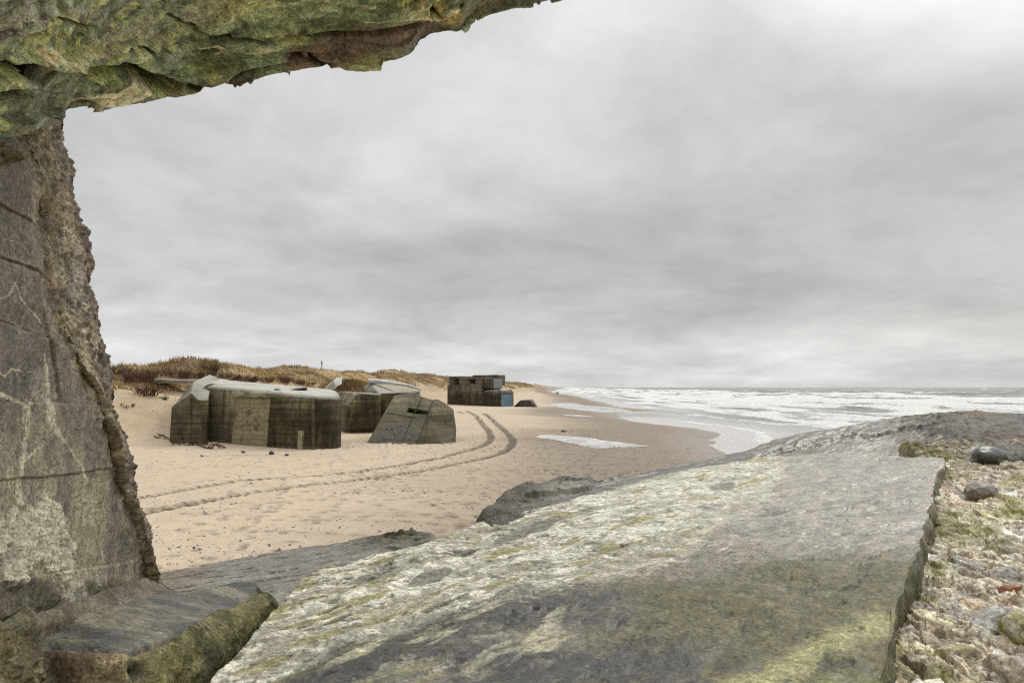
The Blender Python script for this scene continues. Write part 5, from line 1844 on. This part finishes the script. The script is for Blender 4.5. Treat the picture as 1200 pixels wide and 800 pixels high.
def stained(name, a, b_):
    m = bpy.data.materials.new(name)
    nt, b = nodes(m)
    tc = N_(nt, 'ShaderNodeTexCoord').outputs['Object']
    mp = N_(nt, 'ShaderNodeMapping')
    mp.inputs['Scale'].default_value = (1.6, 1.6, .28)
    nt.links.new(tc, mp.inputs[0])
    n = noise(nt, mp.outputs[0], 1, 7, .65)
    c = mixc(nt, a, b_, ramp(nt, n, .5, .66))
    c = mixc(nt, c, ramp(nt, noise(nt, tc, 3, 6, .7), .3, .7, (.75,) * 3 + (1,), (1.2,) * 3 + (1,)), 1.0, 'MULTIPLY')
    nt.links.new(c, b.inputs['Base Color'])
    b.inputs['Roughness'].default_value = .85
    return m


def old_brick():
    m = bpy.data.materials.new('exposed_brick')
    nt, b = nodes(m)
    tc = N_(nt, 'ShaderNodeTexCoord').outputs['Object']
    sp = N_(nt, 'ShaderNodeSeparateXYZ')
    nt.links.new(tc, sp.inputs[0])
    cb = N_(nt, 'ShaderNodeCombineXYZ')
    nt.links.new(sp.outputs[0], cb.inputs[0])
    nt.links.new(sp.outputs[2], cb.inputs[1])
    br = N_(nt, 'ShaderNodeTexBrick')
    nt.links.new(cb.outputs[0], br.inputs['Vector'])
    br.inputs['Scale'].default_value = 1.0
    br.inputs['Brick Width'].default_value = .26
    br.inputs['Row Height'].default_value = .13
    br.inputs['Mortar Size'].default_value = .03
    br.inputs['Color1'].default_value = (.24, .22, .17, 1)
    br.inputs['Color2'].default_value = (.10, .085, .06, 1)
    br.inputs['Mortar'].default_value = (.05, .042, .03, 1)
    c = mixc(nt, br.outputs['Color'], (.055, .045, .03), ramp(nt, noise(nt, tc, 3.0, 6, .7), .40, .52))
    nt.links.new(c, b.inputs['Base Color'])
    b.inputs['Roughness'].default_value = .9
    return m


def brick_mat():
    m = bpy.data.materials.new('brick_infill')
    nt, b = nodes(m)
    tc = N_(nt, 'ShaderNodeTexCoord').outputs['Object']
    sp = N_(nt, 'ShaderNodeSeparateXYZ')
    nt.links.new(tc, sp.inputs[0])
    cb = N_(nt, 'ShaderNodeCombineXYZ')
    nt.links.new(sp.outputs[0], cb.inputs[0])
    nt.links.new(sp.outputs[2], cb.inputs[1])
    br = N_(nt, 'ShaderNodeTexBrick')
    wob = N_(nt, 'ShaderNodeVectorMath', operation='MULTIPLY_ADD')
    nw = N_(nt, 'ShaderNodeTexNoise')
    nw.inputs['Scale'].default_value = 2.5
    nt.links.new(tc, nw.inputs['Vector'])
    nt.links.new(nw.outputs[1], wob.inputs[0])
    wob.inputs[1].default_value = (.25, .12, 0)
    nt.links.new(cb.outputs[0], wob.inputs[2])
    nt.links.new(wob.outputs[0], br.inputs['Vector'])
    br.inputs['Scale'].default_value = 1.0
    br.inputs['Brick Width'].default_value = .9
    br.inputs['Row Height'].default_value = .24
    br.inputs['Mortar Size'].default_value = .022
    br.inputs['Color1'].default_value = (.265, .235, .145, 1)
    br.inputs['Color2'].default_value = (.20, .175, .10, 1)
    br.inputs['Mortar'].default_value = (.17, .145, .085, 1)
    n = noise(nt, tc, 2.2, 8, .7)
    c = mixc(nt, br.outputs['Color'], (.09, .055, .028), ramp(nt, n, .54, .62))
    c = mixc(nt, c, ramp(nt, noise(nt, tc, 7, 5, .7), .3, .7, (.7,) * 3 + (1,), (1.25,) * 3 + (1,)), 1.0, 'MULTIPLY')
    nt.links.new(c, b.inputs['Base Color'])
    b.inputs['Roughness'].default_value = .9
    bump(nt, b, br.outputs['Fac'], -.6, .03)
    return m


SUN_EL, SUN_AZ = math.radians(45), math.radians(46)     # azimuth measured from +Y towards +X


def light():
    w = bpy.data.worlds.new('World')
    SC.world = w
    w.use_nodes = True
    nt = w.node_tree
    nt.nodes.clear()
    out = nt.nodes.new('ShaderNodeOutputWorld')
    bg = nt.nodes.new('ShaderNodeBackground')
    nt.links.new(bg.outputs[0], out.inputs[0])
    sky = nt.nodes.new('ShaderNodeTexSky')
    sky.sky_type = 'NISHITA'
    sky.sun_disc = False
    sky.sun_elevation = SUN_EL
    sky.sun_rotation = SUN_AZ
    sky.altitude = 0
    sky.dust_density = 4
    tc = nt.nodes.new('ShaderNodeTexCoord').outputs['Generated']
    sp = N_(nt, 'ShaderNodeSeparateXYZ')
    nt.links.new(tc, sp.inputs[0])

    def math_(op, a, b):
        n = N_(nt, 'ShaderNodeMath', operation=op)
        for i, v in enumerate((a, b)):
            if hasattr(v, 'is_linked'):
                nt.links.new(v, n.inputs[i])
            else:
                n.inputs[i].default_value = v
        return n.outputs[0]
    z = math_('MAXIMUM', sp.outputs[2], 0.0)
    zz = math_('ADD', z, .21)
    cb = N_(nt, 'ShaderNodeCombineXYZ')
    nt.links.new(math_('DIVIDE', sp.outputs[0], zz), cb.inputs[0])
    nt.links.new(math_('DIVIDE', sp.outputs[1], zz), cb.inputs[1])
    cloud = noise(nt, cb.outputs[0], CLOUD[0], 9, .58, .35)
    mp = N_(nt, 'ShaderNodeMapping')
    mp.inputs['Location'].default_value = (3.1, 1.7, 0)
    mp.inputs['Scale'].default_value = (.55, 1.25, 1)
    nt.links.new(cb.outputs[0], mp.inputs[0])
    cloud2 = noise(nt, mp.outputs[0], CLOUD[1], 5, .5, .2)
    # base luminance of the overcast by elevation: pale low band, grey belt, brightening to the zenith
    el = N_(nt, 'ShaderNodeValToRGB')
    cr_ = el.color_ramp
    pts = [(0.0, .74), (.035, .76), (.07, .70), (.12, .60), (.22, .65), (.34, .74), (.48, .86), (.65, 1.2), (1.0, 1.75)]
    cr_.elements[0].position, cr_.elements[0].color = pts[0][0], (pts[0][1] / 2,) * 3 + (1,)
    cr_.elements[1].position, cr_.elements[1].color = pts[-1][0], (pts[-1][1] / 2,) * 3 + (1,)
    for p, v in pts[1:-1]:
        e = cr_.elements.new(p)
        e.color = (v / 2,) * 3 + (1,)
    nt.links.new(z, el.inputs[0])
    mod = ramp(nt, cloud, .34, .68, (.77, .77, .775, 1), (1.15, 1.16, 1.16, 1))
    mod2 = ramp(nt, cloud2, .36, .64, (.88, .88, .88, 1), (1.10, 1.10, 1.10, 1))
    # the deck is thinner towards the hidden sun
    sd = (math.sin(SUN_AZ) * math.cos(SUN_EL), math.cos(SUN_AZ) * math.cos(SUN_EL), math.sin(SUN_EL))
    dt = N_(nt, 'ShaderNodeVectorMath', operation='DOT_PRODUCT')
    nt.links.new(tc, dt.inputs[0])
    dt.inputs[1].default_value = sd
    glow = ramp(nt, dt.outputs['Value'], .875, 1.0, (1, 1, 1, 1), (1.85, 1.85, 1.85, 1))
    fine_ = noise(nt, cb.outputs[0], CLOUD[0] * 4.5, 8, .62, .3)
    c = mixc(nt, el.outputs[0], mod, 1.0, 'MULTIPLY')
    c = mixc(nt, c, ramp(nt, fine_, .3, .7, (.93, .93, .935, 1), (1.06, 1.06, 1.055, 1)), 1.0, 'MULTIPLY')
    c = mixc(nt, c, mod2, 1.0, 'MULTIPLY')
    c = mixc(nt, c, glow, 1.0, 'MULTIPLY')
    c = mixc(nt, c, (1.985 / .1, 1.985 / .1, 1.965 / .1), 1.0, 'MULTIPLY')
    c = mixc(nt, c, sky.outputs[0], .06)
    nt.links.new(c, bg.inputs[0])
    bg.inputs[1].default_value = .1
    s = bpy.data.lights.new('sun', 'SUN')
    s.energy = 1.0
    s.angle = math.radians(24)
    s.color = (1, .97, .92)
    o = bpy.data.objects.new('sun', s)
    o.rotation_euler = (math.pi / 2 - SUN_EL, 0, math.pi - SUN_AZ)
    o.location = (20, 20, 40)
    COL.objects.link(o)


CLOUD = (.95, .7)


def camera():
    c = bpy.data.cameras.new('camera')
    c.sensor_width = 36
    c.lens = 36 * F / 1200
    c.clip_start = .05
    c.clip_end = 30000
    o = bpy.data.objects.new('camera', c)
    o.location = CAM
    o.rotation_euler = (math.pi / 2 + TH, 0, 0)
    COL.objects.link(o)
    SC.camera = o
    SC.view_settings.view_transform = 'Standard'
    SC.view_settings.look = 'None'
    SC.view_settings.exposure = 0.0
    SC.view_settings.gamma = 1
    SC.render.engine = 'CYCLES'
    SC.cycles.use_denoising = False
    SC.cycles.filter_width = 1.15
    SC.cycles.max_bounces = 6


def haze(dens):
    me = bpy.data.meshes.new('haze')
    bm = bmesh.new()
    bmesh.ops.create_cube(bm, size=1)
    for v in bm.verts:
        v.co.x = v.co.x * 29000
        v.co.y = v.co.y * 29000
        v.co.z = -8.5 + (v.co.z + .5) * 28
    bm.to_mesh(me)
    bm.free()
    m = bpy.data.materials.new('haze_air')
    m.use_nodes = True
    nt = m.node_tree
    nt.nodes.clear()
    out = nt.nodes.new('ShaderNodeOutputMaterial')
    v = nt.nodes.new('ShaderNodeVolumePrincipled')
    v.inputs['Color'].default_value = (.93, .94, .95, 1)
    v.inputs['Density'].default_value = dens
    v.inputs['Anisotropy'].default_value = .2
    nt.links.new(v.outputs[0], out.inputs['Volume'])
    me.materials.append(m)
    o = bpy.data.objects.new('haze', me)
    COL.objects.link(o)
    tag(o, kind='stuff')


camera()
light()
materials()
build_sand()
build_sea()
puddle([(625, 514), (640, 511), (680, 512), (720, 516), (762, 519), (740, 521.5), (700, 524), (672, 521), (650, 517)], '')
puddle([(640, 475.5), (656, 472.8), (676, 472.5), (684, 475.2), (715, 476.5), (745, 478), (720, 479), (695, 480.3), (660, 478.6)], '')
puddle([(657, 486), (668, 485), (685, 485.3), (697, 487), (680, 487.8), (665, 487.3)], '')
build_grass()
build_pebbles()
shrubs()
bunker_near()
bunker_mid()
bunker_tilted()
bunker_far()
debris()
main_slab()
rear_slab()
grey_slab()
block()
ledge()
broken_wall()
roof_slab()
rubble()
